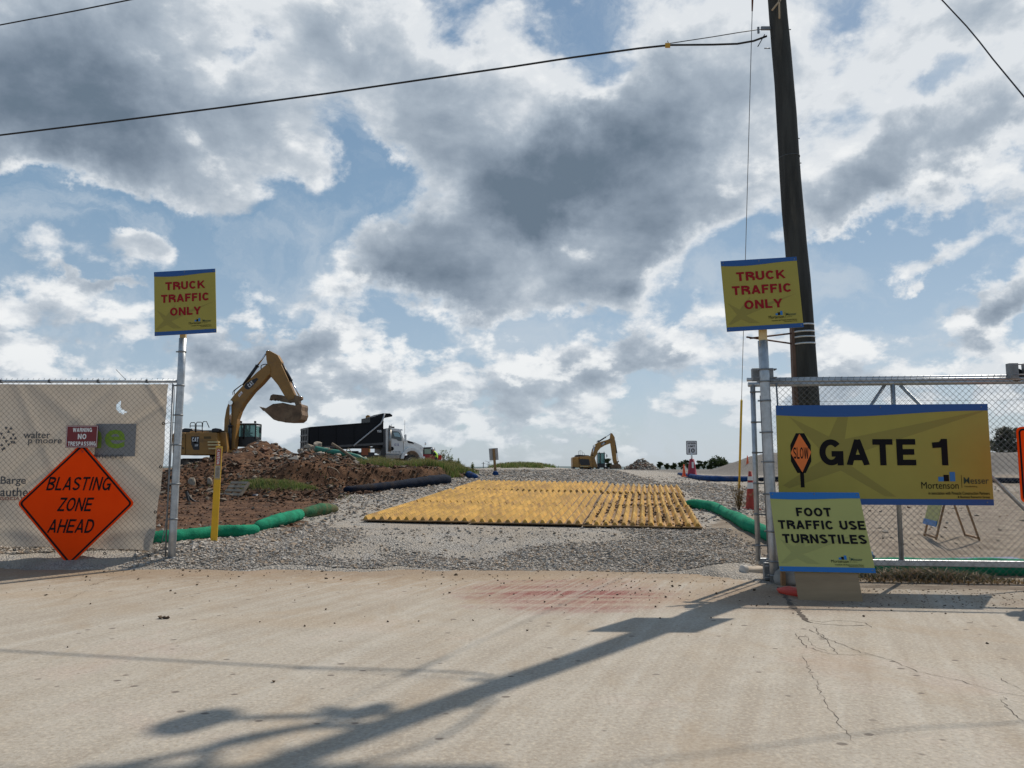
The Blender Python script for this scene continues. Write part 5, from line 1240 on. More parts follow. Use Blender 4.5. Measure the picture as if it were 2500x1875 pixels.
def excavator(D, Y, label, dirty=0, worker=True):
    org = Vector((at_y(D['org'], 1100, Y).x, Y, D['zg'])); L = loc_fn(org, Y); L2 = loc_fn(org, Y + .9)
    k = Y / F
    E = thing('excavator', org, label, 'excavator', 'yellow excavators on the site')
    pol = lambda key, f=L: [f(*p) for p in D[key]]
    W = 1.42
    MB().prism(pol('cweight'), -W, W).build('counterweight', catyel, E, bevel=.10)
    MB().prism(pol('side'), -W, -.35).prism(pol('side'), .42, W).build('side_housing', catyel, E, bevel=.04)
    MB().prism(pol('deck'), -.9, .9).build('deck', catyel, E, bevel=.05)
    MB().prism(pol('hood'), -.8, .9).build('engine_hood', blackm, E, bevel=.08)
    if 'bag' in D: MB().prism(pol('bag'), -1.3, -.7).build('air_filter_box', blackm, E, bevel=.06)
    for q in D.get('step', []): MB().box((L(*q)[0], -W - .06, L(*q)[1]), (D.get('stepw', 26) * k, .30, .07)).build('step', mat('step_pale', (.62, .50, .26), .4, .2, .1, 5), E)
    # boom, stick, bucket, thumb
    def plate(name, key, hw, m=catyel, bev=.04): return MB().prism(pol(key), -hw, hw).build(name, m, E, bevel=bev)
    boom = plate('boom', 'boom', .30); stick = plate('stick', 'stick', .24)
    bm_b = MB().prism(pol('bucket'), -.72, -.66).prism(pol('bucket'), .66, .72)
    bp_ = pol('bucket_back'); 
    for (x0, z0), (x1, z1) in zip(bp_, bp_[1:]):
        d = Vector((x1 - x0, 0, z1 - z0)); nrm = Vector((-d.z, 0, d.x)).normalized() * .05
        bm_b.add([(x0, -.67, z0), (x1, -.67, z1), (x1, .67, z1), (x0, .67, z0), (x0 + nrm.x, -.67, z0 + nrm.z), (x1 + nrm.x, -.67, z1 + nrm.z), (x1 + nrm.x, .67, z1 + nrm.z), (x0 + nrm.x, .67, z0 + nrm.z)],
                 [(0, 1, 2, 3), (7, 6, 5, 4), (0, 4, 5, 1), (1, 5, 6, 2), (2, 6, 7, 3), (3, 7, 4, 0)])
    bk = bm_b.build('bucket', mat('bucket_steel', (.17, .105, .06), .6, .3, .35, 1.6, (.30, .21, .13), .4, 2, .3, 14), E)
    bx = pol('bucket_fill'); MB().prism(bx, -.64, .64).build('earth_load', mat('earth_load', (.055, .025, .015), .95, 0, .4, 3, bump=.8, bscale=8), E)
    tx, tz = pol('bucket_tip')[0]; tdx, tdz = pol('bucket_tip')[1]
    for j in range(5): 
        y = -.6 + .3 * j; dv = Vector((tx - tdx, 0, tz - tdz)).normalized(); MB().tube([(tx - dv.x * .12, y, tz - dv.z * .12), (tx + dv.x * .22, y, tz + dv.z * .22)], [.06, .02], 6).build('tooth', MATS['bucket_steel'], bk)
    if 'thumb' in D: MB().prism(pol('thumb'), -.22, -.14).prism(pol('thumb'), .14, .22).prism(pol('thumb'), -.05, .05).build('thumb', MATS['bucket_steel'], E)
    MB().prism(pol('link'), -.20, .20).build('bucket_link', MATS['bucket_steel'], E, bevel=.02)
    def ram(name, a, b, f, r, y=0):
        p, q = Vector((L(*a)[0], y, L(*a)[1])), Vector((L(*b)[0], y, L(*b)[1])); m_ = p.lerp(q, f)
        MB().tube([p, m_], r, 12).tube([m_ - (q - p).normalized() * .08, m_], r * 1.25, 12).build(name + '_barrel', blackm, E)
        MB().tube([m_, q], r * .55, 12).tube([q + Vector((0, -.12, 0)), q + Vector((0, .12, 0))], r * 1.2, 10).build(name + '_rod', chrome, E)
    ram('stick_ram', *D['ram1'], .10); ram('bucket_ram', *D['ram2'], .09)
    for sy in (-.42, .42): ram('boom_ram', *D['ram3'], .115, sy)
    hz = pol('hose'); MB().tube(smooth_path([(x, -.28, z) for x, z in hz], 6), .022, 6).tube(smooth_path([(x + .06, -.2, z + .05) for x, z in hz], 6), .022, 6).build('hose', rubber, E)
    hz = pol('hose2'); MB().tube(smooth_path([(x, -.20, z) for x, z in hz], 6), .028, 6).build('hose', rubber, E)
    # handrails
    for rail in D['rails']:
        MB().tube([(L(*p)[0], -1.25, L(*p)[1]) for p in rail], .024, 8).build('handrail', blackm, E)
    # cab
    cx0, cz0 = L2(D['cab'][0], D['cab'][3]); cx1, cz1 = L2(D['cab'][2], D['cab'][1]); cy0, cy1 = .38, W; fr = .07
    cb_ = thing('cab', (0, 0, 0), None, None); cb_.parent = E; cbw = cx1 - cx0
    MB().box(((cx0 + cx1) / 2, (cy0 + cy1) / 2, cz1 - .04), (cbw, cy1 - cy0, .08)).build('roof', blackm, cb_, bevel=.03)
    MB().box(((cx0 + cx1) / 2, (cy0 + cy1) / 2, cz0 + .30), (cbw, cy1 - cy0, .6)).build('cab_base', blackm, cb_, bevel=.03)
    fx = cx0 + cbw * .42
    for x in (cx0 + fr / 2, fx, cx1 - fr / 2):
        for y in (cy0 + fr / 2, cy1 - fr / 2): MB().box((x, y, (cz0 + cz1) / 2 + .2), (fr if x != fx else .10, fr, cz1 - cz0 - .5)).build('pillar', blackm, cb_)
    MB().box(((fx + cx1) / 2, cy0 + .03, (cz0 + cz1) / 2 + .25), (cx1 - fx - fr * 1.6, .015, cz1 - cz0 - .68)).build('side_glass', glassm, cb_)
    MB().box(((fx + cx0) / 2, cy0 + .03, (cz0 + cz1) / 2 + .25), (fx - cx0 - fr * 1.6, .015, cz1 - cz0 - .68)).build('side_glass', glassm, cb_)
    MB().box((cx1 - .03, (cy0 + cy1) / 2, (cz0 + cz1) / 2 + .2), (.015, cy1 - cy0 - .14, cz1 - cz0 - .7)).build('windscreen', glassm, cb_)
    MB().box((cx0 + .35, (cy0 + cy1) / 2, cz0 + .78), (.12, .45, .75)).box((cx0 + .5, (cy0 + cy1) / 2, cz0 + .55), (.45, .45, .12)).build('seat', rubber, cb_)
    if worker: person('operator', (cx0 + .45, (cy0 + cy1) / 2 - .12, cz0 + .50), seated(), BONES, None, parent=cb_, helmet=False)
    for x in (cx0 + cbw * .25, cx1 - .1): MB().lathe((x, cy0 + .1, cz1 + .08), [(0, -.06), (.07, -.05), (.07, .05), (0, .06)], 10, 'x').build('work_light', blackm, cb_)
    MB().tube([(cx1, cy0 + .1, cz0 + .4), (cx1 + .22, cy0, cz0 + .5), (cx1 + .22, cy0, cz1 - .15), (cx1 + .02, cy0 + .1, cz1 - .1)], .018, 6).build('mirror_arm', blackm, cb_)
    MB().box((cx1 + .26, cy0 - .02, cz1 - .42), (.14, .06, .34)).build('mirror', blackm, cb_, bevel=.02)
    # undercarriage
    zt_ = L(*D['house_bottom'])[1]
    MB().lathe((L(D['org'], 1100)[0], 0, zt_ - .22), [(0, 0), (.75, 0), (.75, .26), (0, .26)], 20).build('slew_ring', blackm, E)
    ta, tb2 = L(D['track'][0], 1100)[0], L(D['track'][1], 1100)[0]; th = zt_ - .22; r_ = th / 2
    for sy in (-1.22, 1.22):
        T_ = []
        for i in range(13): a = math.pi / 2 + math.pi * i / 12; T_.append((ta + r_ + r_ * math.cos(a), r_ + r_ * math.sin(a)))
        for i in range(13): a = -math.pi / 2 + math.pi * i / 12; T_.append((tb2 - r_ + r_ * math.cos(a), r_ + r_ * math.sin(a)))
        tk = MB().prism(T_, sy - .20, sy + .20).build('track', rubber, E)
        P_ = T_ + [T_[0]]; sh = MB()
        acc = 0; stp = .19
        for (x0, z0), (x1, z1) in zip(P_, P_[1:]):
            ln = math.hypot(x1 - x0, z1 - z0); d = stp - acc
            while d < ln:
                t_ = d / ln; ang = math.atan2(z1 - z0, x1 - x0)
                sh.box((x0 + (x1 - x0) * t_, sy, z0 + (z1 - z0) * t_), (.15, .60, .05), rot=Matrix.Rotation(-ang, 3, 'Y')); d += stp
            acc = (ln - (d - stp)) if d - stp >= 0 else acc + ln
        sh.build('track_shoes', mat('track_steel', (.05, .04, .035), .7, .4, .3, 6, (.15, .09, .05), .4), tk, kind='stuff')
        for q in range(5): MB().lathe((ta + r_ + (tb2 - ta - 2 * r_) * q / 4, sy, .22), [(0, -.24), (.16, -.24), (.16, .24), (0, .24)], 14, 'y').build('roller', blackm, tk)
    # decals
    for key, ps_, m_, dy in D['decals']: MB().prism([L(*p) for p in ps_], -(W if dy else .30) - .008, -(W if dy else .30) + .0).build(key, m_, E)
    for s_, px, py, wd, hh, rot, dy, m_ in D['words']:
        x, z = L(px, py); caps(E, s_, x, z, m_, -(W if dy else .30) - .012, wd * k, hh * k, rot=-RD(rot), weight=.24)
    return E, L
z1 = lambda x, y: (430 + x / 5.185, 840 + y / 5.185)
def Z(*a): return [z1(*p) for p in a]
D1 = dict(org=545, zg=gz(at_y(545, 1100, 46).x, 46),
  cweight=Z((76, 1170), (88, 1140), (130, 1132), (245, 1132), (245, 1408), (100, 1408), (80, 1385)),
  side=Z((246, 1132), (620, 1132), (640, 1250), (640, 1395), (600, 1405), (246, 1408)), deck=Z((246, 1110), (700, 1120), (720, 1380), (246, 1400)),
  hood=Z((132, 1130), (140, 1085), (175, 1072), (275, 1078), (285, 1100), (620, 1095), (620, 1130)), bag=Z((550, 1130), (552, 1085), (600, 1076), (640, 1085), (640, 1130)),
  step=Z((600, 1250), (600, 1285), (610, 1330)), stepw=25, 
  boom=Z((690, 1340), (625, 1280), (625, 1160), (632, 960), (655, 830), (685, 740), (760, 640), (870, 525), (1040, 365), (1165, 262), (1210, 300), (1212, 380), (1110, 500), (1000, 605), (880, 760), (830, 850), (795, 950), (780, 1100), (760, 1330)),
  stick=Z((1148, 95), (1175, 88), (1205, 93), (1300, 145), (1352, 235), (1345, 262), (1440, 470), (1512, 640), (1500, 700), (1440, 720), (1390, 670), (1300, 520), (1190, 390), (1165, 250), (1155, 200)),
  bucket=Z((1135, 832), (1180, 825), (1270, 770), (1390, 756), (1480, 775), (1560, 790), (1622, 768), (1632, 800), (1626, 850), (1634, 905), (1615, 960), (1575, 992), (1450, 994), (1340, 986), (1280, 965), (1215, 905)),
  bucket_back=Z((1140, 838), (1215, 905), (1280, 962), (1340, 984), (1450, 992), (1575, 990), (1615, 958), (1632, 905), (1622, 850), (1630, 800), (1620, 770)),
  bucket_fill=Z((1155, 835), (1190, 815), (1230, 795), (1275, 765), (1310, 775), (1390, 752), (1500, 780), (1560, 840), (1500, 930), (1340, 960), (1220, 890)), bucket_tip=Z((1135, 832), (1215, 900)),
  thumb=Z((1195, 715), (1210, 655), (1240, 638), (1350, 650), (1480, 690), (1490, 730), (1440, 745), (1330, 728), (1300, 705), (1285, 720), (1275, 698), (1245, 718), (1235, 695)),
  link=Z((1440, 690), (1520, 650), (1600, 670), (1600, 700), (1570, 720), (1590, 830), (1540, 840), (1510, 740), (1450, 740)),
  ram1=(z1(850, 525), z1(1152, 100), .60), ram2=(z1(1330, 235), z1(1575, 680), .52), ram3=(z1(708, 1340), z1(726, 750), .52),
  hose=Z((740, 650), (745, 605), (790, 565), (850, 520)), hose2=Z((1090, 330), (1092, 280), (1130, 262), (1165, 262)),
  rails=[Z((287, 1072), (287, 1030), (300, 1008), (340, 1008), (350, 1020), (350, 1170)), Z((360, 1165), (362, 1020), (375, 1003), (425, 1003), (436, 1020), (437, 1165)), Z((440, 1060), (442, 1008), (455, 995), (490, 995), (522, 1070)), Z((287, 1050), (350, 1050)), Z((362, 1050), (437, 1050)), Z((575, 1180), (575, 1340))],
  cab=(*z1(775, 1008), *z1(1050, 1300)), house_bottom=z1(300, 1408), track=(453, 640),
  decals=[('decal_panel', Z((315, 1180), (416, 1180), (416, 1345), (345, 1345), (318, 1280)), catdk, True), ('decal_panel', Z((880, 548), (905, 500), (1040, 435), (1062, 450), (985, 545), (940, 582), (905, 575)), catdk, False),
          ('decal_label', Z((806, 650), (850, 600), (866, 625), (822, 678)), whitep, False), ('vent', Z((115, 1160), (215, 1155), (215, 1175), (115, 1180)), lightc, True), ('vent', Z((118, 1203), (218, 1200), (218, 1215), (118, 1218)), lightc, True),
          ('panel_line', Z((244, 1140), (247, 1140), (247, 1400), (244, 1400)), lightc, True), ('panel_line', Z((425, 1235), (600, 1235), (600, 1239), (425, 1239)), lightc, True), ('vent', Z((470, 1180), (560, 1180), (560, 1210), (470, 1210)), lightc, True),
          ('decal_label', Z((200, 1312), (228, 1312), (228, 1338), (200, 1338)), lightc, True), ('triangle_print', Z((345, 1262), (392, 1262), (368, 1225)), mat('cat_yellow', (.75, .42, .02), .5), True)],
  words=[('CAT', 430 + 367 / 5.185, 840 + 1218 / 5.185, 15, 10.5, 0, True, whitep), ('320F', 430 + 380 / 5.185, 840 + 1290 / 5.185, 8, 4.6, 0, True, whitep), ('CAT', 430 + 965 / 5.185, 840 + 515 / 5.185, 15, 10, 43, False, whitep), ('CIVIL', 430 + 836 / 5.185, 840 + 640 / 5.185, 7, 3.6, 43, False, redp)])
E1, _L = excavator(D1, 46.0, 'large yellow excavator with raised loaded bucket standing behind the dirt heap')
z2 = lambda x, y: (1370 + x / 4.916, 1040 + y / 4.916)
def Z2(*a): return [z2(*p) for p in a]
D2 = dict(org=1436, zg=gz(at_y(1436, 1100, 108).x, 108) - .02,
  cweight=Z2((126, 390), (134, 374), (200, 372), (208, 500), (140, 500), (128, 490)), side=Z2((209, 370), (350, 370), (360, 500), (209, 500)), deck=Z2((209, 366), (390, 360), (430, 500), (209, 500)),
  hood=Z2((160, 372), (170, 350), (215, 345), (330, 352), (340, 372)), step=Z2((262, 485)), stepw=20,
  boom=Z2((330, 470), (338, 400), (355, 340), (372, 280), (400, 225), (440, 200), (520, 175), (588, 155), (600, 180), (590, 208), (520, 235), (470, 265), (440, 300), (425, 340), (380, 430), (350, 480)),
  stick=Z2((590, 90), (600, 85), (612, 90), (640, 135), (645, 200), (655, 300), (668, 420), (660, 450), (630, 455), (620, 420), (606, 320), (590, 210), (584, 150)),
  bucket=Z2((588, 470), (640, 460), (690, 455), (712, 480), (718, 515), (590, 515)), bucket_back=Z2((590, 513), (718, 513), (712, 480), (690, 457)), bucket_fill=Z2((600, 475), (690, 470), (705, 505), (600, 510)), bucket_tip=Z2((588, 512), (640, 512)),
  link=Z2((630, 430), (690, 420), (694, 430), (680, 440), (690, 470), (640, 475)),
  ram1=(z2(440, 195), z2(592, 95), .62), ram2=(z2(642, 170), z2(684, 425), .60), ram3=(z2(350, 480), z2(395, 240), .5),
  hose=Z2((425, 205), (430, 182), (450, 178), (470, 185)), hose2=Z2((560, 175), (568, 160), (580, 155), (588, 158)),
  rails=[Z2((200, 350), (200, 305), (222, 298), (240, 300), (248, 390)), Z2((250, 320), (262, 322), (274, 355)), Z2((218, 390), (218, 300))],
  cab=(*z2(432, 322), *z2(520, 500)), house_bottom=z2(200, 503), track=(1399, 1478),
  decals=[('decal_panel', Z2((212, 395), (320, 400), (335, 470), (225, 470), (210, 430)), catdk, True), ('decal_panel', Z2((470, 205), (520, 188), (535, 200), (500, 228), (478, 236)), catdk, False)],
  words=[('CAT', 1370 + 502 / 4.916, 1040 + 212 / 4.916, 8, 4.5, 30, False, whitep)])
E2, _ = excavator(D2, 108.0, 'smaller looking distant yellow excavator with its bucket on the ground at the road crest', worker=False)

# ---- dump truck, seen from behind its right rear corner
TH = RD(27); TY = 55.0; TX = at_y(755, 1100, TY).x; TZ = gz(TX + 4, TY + 2)
TZ = 1.5 - (1143 - 1135) * 58.6 / F
def T(zx, zy, off=0.0):
    """zoom pixel -> (distance along the truck, height) in the plane of its right side, off = metres further in"""
    px, py = 720 + zx / 5.53, 990 + zy / 5.53
    o = Vector((TX - off * math.sin(TH), TY + off * math.cos(TH), 0)); n = Vector((-math.sin(TH), math.cos(TH), 0))
    p = at_plane(px, py, o, n); return ((p - o).dot(Vector((math.cos(TH), math.sin(TH), 0))), p.z - TZ)
def TP(*a, off=0.0): return [T(*p, off) for p in a]
DT = thing('dump_truck', (TX, TY, TZ), 'white dump truck with long black bed parked behind the rubble heap', 'dump truck', rz=TH)
BWd = 2.5
bedm = mat('bed_black', (.008, .009, .012), .5, 0, .2, 2, (.04, .035, .03), .12, 1.5, spec=.2)
MB().prism(TP((197, 294), (1195, 218), (1195, 535), (700, 590), (205, 590)), 0, .06).build('bed_side', bedm, DT)
MB().prism(TP((197, 294), (1195, 218), (1195, 535), (700, 590), (205, 590)), BWd - .06, BWd).build('bed_side', bedm, DT)
a, b_ = T(197, 294)[1], T(205, 600)[1]; s0 = T(197, 294)[0]; s1_ = T(1195, 218)[0]
tg = MB().box((s0 - .03, BWd / 2, (a + b_) / 2), (.06, BWd, a - b_)).build('tailgate', bedm, DT)
for zz in (.1, .38, .66, .94): MB().box((s0 - .09, BWd / 2, b_ + (a - b_) * zz), (.07, BWd, .10)).build('tailgate_rib', mat('bed_grey', (.07, .07, .072), .5, 0, .2, 3, DUST, .2), tg)
for yy in (.06, BWd / 3, BWd * 2 / 3, BWd - .06): MB().box((s0 - .07, yy, (a + b_) / 2), (.06, .10, a - b_)).build('tailgate_post', MATS['bed_grey'], tg)
MB().box(((s0 + s1_) / 2, BWd / 2, T(300, 560)[1] + .0), (s1_ - s0, BWd - .1, .08)).build('bed_floor', bedm, DT)
hb = T(1190, 218)[1]; MB().box((s1_ - .03, BWd / 2, (hb + b_) / 2 + .2), (.06, BWd, hb - b_)).build('headboard', bedm, DT)
MB().prism(TP((320, 552), (1190, 500), (1190, 530), (320, 580)), -.05, 0).build('lower_rail', MATS['bed_grey'], DT)
MB().prism(TP((197, 290), (1195, 213), (1195, 228), (197, 306)), -.06, .05).build('top_rail', bedm, DT)
for zx in (320, 560, 800): MB().prism(TP((zx, 286), (zx + 14, 286), (zx + 14, 575), (zx, 575)), -.045, 0).build('rib', bedm, DT)
MB().prism(TP((1018, 232), (1020, 158), (1070, 152), (1200, 102), (1195, 220)), .1, BWd - .1).build('cab_protector', bedm, DT)
MB().prism(TP((1190, 125), (1205, 104), (1290, 106), (1322, 130), (1318, 148), (1195, 172)), .1, BWd - .1).build('canopy', bedm, DT)
ap = [(T(*q)[0], -.14, T(*q)[1]) for q in ((785, 552), (800, 530), (1150, 245), (1178, 195), (1204, 112))]
MB().tube(ap, .055, 8).build('tarp_arm', mat('arm_grey', (.42, .42, .42), .4, .3), DT)
x, z = T(1135, 348); caps(DT, '155', x, z, whitep, -.055, .34, .17)
# cab and hood
cabp = TP((1245, 305), (1290, 300), (1420, 312), (1440, 330), (1462, 400), (1490, 470), (1497, 600), (1480, 655), (1235, 655), (1232, 330))
MB().prism(cabp, .12, BWd - .12).build('cab', whitem, DT, bevel=.06)
MB().prism(TP((1415, 318), (1455, 318), (1466, 335), (1430, 340)), .15, BWd - .15).build('sun_visor', whitem, DT)
dw = MB().prism(TP((1302, 345), (1400, 350), (1425, 375), (1448, 440), (1448, 478), (1400, 476), (1378, 455), (1302, 440)), .10, .125).build('door_window', mat('dark_glass', (.02, .035, .04), .06, spec=.9), DT)
MB().prism(TP((1335, 365), (1400, 362), (1425, 400), (1435, 430), (1350, 415)), .092, .10).build('painted_window_reflection', mat('sky_reflection_paint', (.25, .40, .45), .1, spec=.9), dw)  # pale shape on the dark window, painting in a sky reflection
MB().prism(TP((1296, 338), (1300, 338), (1300, 640), (1296, 640)), .11, .125).prism(TP((1470, 480), (1474, 480), (1474, 620), (1470, 620)), .11, .125).build('door_seam', lightc, DT, kind='stuff')
hood = TP((1492, 455), (1520, 458), (1640, 490), (1735, 535), (1752, 560), (1752, 700), (1745, 748), (1700, 748), (1695, 690), (1660, 625), (1600, 595), (1540, 598), (1490, 625), (1460, 665))
MB().prism(hood, .30, BWd - .30).build('hood', whitem, DT, bevel=.07)
fen = [T(1432, 720)] + [T(1580 + 152 * math.cos(R(a_)), 745 + 178 * math.sin(-R(a_))) for a_ in range(170, -1, -14)] + [T(1750, 745), T(1696, 745)] + [T(1580 + 112 * math.cos(R(a_)), 745 + 135 * math.sin(-R(a_))) for a_ in range(0, 181, 14)] + [T(1465, 720)]
MB().prism(fen, -.02, .42).prism(fen, BWd - .42, BWd + .02).build('fender', whitem, DT, bevel=.03)
MB().prism(TP((1535, 472), (1610, 495), (1628, 518), (1545, 502)), .28, .30).build('hood_vent', blackp, DT)
MB().prism(TP((1700, 690), (1756, 690), (1756, 750), (1700, 750)), .0, BWd).build('bumper', chrome, DT, bevel=.03)
MB().prism(TP((1716, 555), (1742, 555), (1742, 590), (1716, 590)), .26, .30).build('headlight', mat('lamp_glass', (.6, .6, .6), .1, .3), DT)
MB().box((T(1755, 650)[0], BWd / 2, T(1755, 620)[1]), (.05, 1.0, .8)).build('grille', mat('grille_dark', (.03, .03, .03), .4, .6), DT)
xs_, zs_ = T(1283, 600); xe, ze = T(1283, 272); MB().tube([(xs_, .05, zs_), (xe, .05, ze - .1), (xe + .05, .05, ze)], .085, 12).build('exhaust_stack', mat('stack_steel', (.30, .29, .27), .4, .7, .2, 4), DT)
MB().tube([(xs_, .05, zs_ - .1), (xs_, .05, zs_ + 1.5)], .115, 12).build('heat_shield', MATS['stack_steel'], DT)
MB().prism(TP((1198, 320), (1240, 310), (1240, 640), (1198, 640)), .2, BWd - .2).build('bulkhead', mat('bulkhead_grey', (.08, .08, .085), .5), DT)
MB().prism(TP((1225, 655), (1425, 655), (1425, 725), (1225, 735)), .05, .65).build('fuel_tank', mat('tank_aluminium', (.30, .27, .24), .35, .7, .1, 3, DUST, .3), DT, bevel=.08)
MB().prism(TP((1470, 392), (1500, 388), (1502, 488), (1474, 490)), -.12, -.02).build('side_mirror', whitem, DT, bevel=.03)
mx_, mz_ = T(1768, 512); MB().lathe((mx_, .1, mz_), [(0, -.04), (.10, -.03), (.10, .03), (0, .04)], 12, 'x').tube([(mx_ - .15, .2, mz_ - .5), (mx_, .1, mz_ - .08)], .012, 6).build('hood_mirror', chrome, DT)
ax_, az_ = T(1493, 380); MB().tube([(ax_, .2, az_), (ax_, .2, az_ + 1.05)], .012, 5).build('antenna', blackm, DT)
MB().box((T(1360, 285)[0], .8, T(1360, 290)[1]), (.25, .3, .12)).tube([(T(1350, 285)[0], .8, T(1350, 290)[1]), (T(1350, 285)[0], .8, T(1350, 245)[1])], .012, 5).build('roof_horn', blackm, DT)
x, z = T(1382, 528); caps(DT, 'CIVIL', x, z, mat('civil_blue', (.03, .04, .25), .5), .108, .36, .17)
x, z = T(1316, 582); MB().lathe((x, .115, z), [(0, -.01), (.15, -.01), (.15, 0), (0, 0)], 16, 'y').build('oval_badge', blackp, DT).scale = (1, 1, 1)
x, z = T(1378, 626); caps(DT, 'US DOT 155', x, z, blackp, .108, .62, .07)
MB().box((s0 + 3.2, BWd / 2, .85), (7.5, .85, .28)).build('chassis', blackm, DT)
def wheel(cx, cy, r, w_, parent, dual=False):
    t_ = MB().lathe((cx, cy, r), [(r * .55, -w_ / 2), (r * .92, -w_ / 2), (r, -w_ * .36), (r, w_ * .36), (r * .92, w_ / 2), (r * .55, w_ / 2)], 28, 'y').build('wheel', rubber, parent)
    rm_ = MB().lathe((cx, cy - (w_ / 2 - .02), r), [(0, -.05), (r * .2, -.05), (r * .22, .02), (r * .45, .03), (r * .58, -.01), (r * .60, .02)], 24, 'y').build('rim', mat('rim_alu', (.50, .48, .45), .35, .6, .1, 5, DUST, .4), t_)
    for q in range(8): MB().lathe((cx + r * .34 * math.cos(q * math.pi / 4), cy - w_ / 2 - .005, r + r * .34 * math.sin(q * math.pi / 4)), [(.045, -.005), (0, -.006)], 8, 'y').build('hand_hole', blackp, rm_) if False else MB().box((cx + r * .36 * math.cos(q * math.pi / 4), cy - w_ / 2 - .012, r + r * .36 * math.sin(q * math.pi / 4)), (.07, .02, .07)).build('lug', blackp, t_)
    return t_
fwx = T(1570, 750)[0]
wheel(fwx, .22, .52, .32, DT); wheel(fwx, BWd - .22, .52, .32, DT)
for sx in (s0 + 1.3, s0 + 2.65):
    wheel(sx, .28, .52, .55, DT); wheel(sx, BWd - .28, .52, .55, DT)
MB().box((s0 + 4.2, .45, .80), (1.3, .7, .75)).build('tool_box', blackm, DT)
MB().box((s0 + 2.0, BWd / 2, 1.05), (3.6, 1.2, .45)).build('axle_carrier', blackm, DT)
MB().prism(TP((1180, 560), (1225, 560), (1225, 720), (1150, 720)), .1, .5).build('side_step', blackm, DT)
MB().box((s0 + 4.1, .12, T(930, 620)[1]), (.5, .1, .55)).build('side_reflector', mat('rust_red', (.28, .07, .02), .5), DT)
# arm tip of another machine showing above the bed
o_ = at_y(897, 1032, 64); MBx = MB()
at_ = thing('machine_arm', (o_.x, 64, gz(o_.x, 64)), 'tip of a yellow machine arm showing above the black truck bed', 'machine')
kk_ = 64 / F; zz_ = o_.z - gz(o_.x, 64)
MB().prism([(-.30, 0), (.30, 0), (.20, zz_ + 17 * kk_), (.05, zz_ + 19 * kk_), (-.12, zz_ + 16 * kk_)], -.2, .2).build('stick', catyel, at_, bevel=.03)
MB().prism([(-.9, 0), (.9, 0), (.8, .9), (-.8, .9)], -.9, .9).build('chassis', catyel, at_, bevel=.05)

# ---- red pickup half hidden by the truck
PYk = 68.0; po = at_y(1048, 1135, PYk); zg_ = gz(po.x, PYk); PK = thing('pickup_truck', (po.x, PYk, zg_), 'red pickup half hidden behind the nose of the white dump truck', 'pickup truck', rz=0)
def LP_(px, py): p = at_y(px, py, PYk); return (p.x - po.x, p.z - zg_)
redc = mat('pickup_red', (.30, .012, .015), .3, 0, .05, 2, DUST, .15, coat=.4)
MB().prism([LP_(*p) for p in ((985, 1112), (1035, 1109), (1077, 1110), (1078, 1126), (1074, 1131), (985, 1131))], 0, 1.85).build('body', redc, PK, bevel=.06)
MB().prism([LP_(*p) for p in ((1003, 1112), (1012, 1093), (1055, 1091), (1058, 1095), (1058, 1111))], .12, 1.73).build('cab', mat('pickup_dark', (.02, .018, .018), .3), PK, bevel=.05)
MB().prism([LP_(*p) for p in ((1036, 1096), (1052, 1096), (1052, 1108), (1036, 1108))], .10, .125).build('side_window', mat('pale_glass', (.22, .33, .25), .15, spec=.8), PK)
MB().prism([LP_(*p) for p in ((1071, 1111), (1078, 1111), (1078, 1121), (1071, 1121))], -.02, .05).build('tail_light', mat('tail_red', (.5, .01, .01), .2), PK)
MB().prism([LP_(*p) for p in ((1069, 1124), (1080, 1122), (1080, 1128), (1066, 1131))], -.03, 1.9).build('bumper', whitem, PK, bevel=.03)
MB().prism([LP_(*p) for p in ((1069, 1106), (1076, 1108), (1077, 1112), (1068, 1111))], -.01, .3).build('rear_rail', whitem, PK)
for px in (1000, 1062): wheel(LP_(px, 1120)[0], .12, .38, .26, PK)
# worker bending over beside it, and the operator's mate behind the glass
def bending():
    return dict(pelvis=((.05, 0, .88), .15, 2), spine=((.02, 0, 1.08), .14, 1), chest=((-.10, 0, 1.28), .165, 1), neck=((-.22, 0, 1.42), .06, 0), head=((-.31, 0, 1.50), .11, 0),
        ls=((-.10, .2, 1.28), .08, 1), le=((-.22, .26, 1.02), .055, 4), lw=((-.40, .2, .92), .04, 0), lh=((-.48, .18, .90), .04, 0),
        rs_=((-.10, -.2, 1.28), .08, 1), re=((-.24, -.25, 1.04), .055, 4), rw=((-.42, -.18, .95), .04, 0), rh=((-.50, -.16, .94), .04, 0),
        lk=((.0, .13, .48), .09, 2), la=((.06, .14, .08), .06, 2), lf=((-.12, .16, .04), .055, 3), rk=((-.04, -.13, .48), .09, 2), ra=((.04, -.15, .08), .06, 2), rf=((-.14, -.16, .04), .055, 3))
wp = at_y(1065, 1130, 62.0); person('person', (wp.x, 62.0, gz(wp.x, 62.0)), bending(), BONES, 'person in yellow vest and white hard hat bending beside the red pickup')

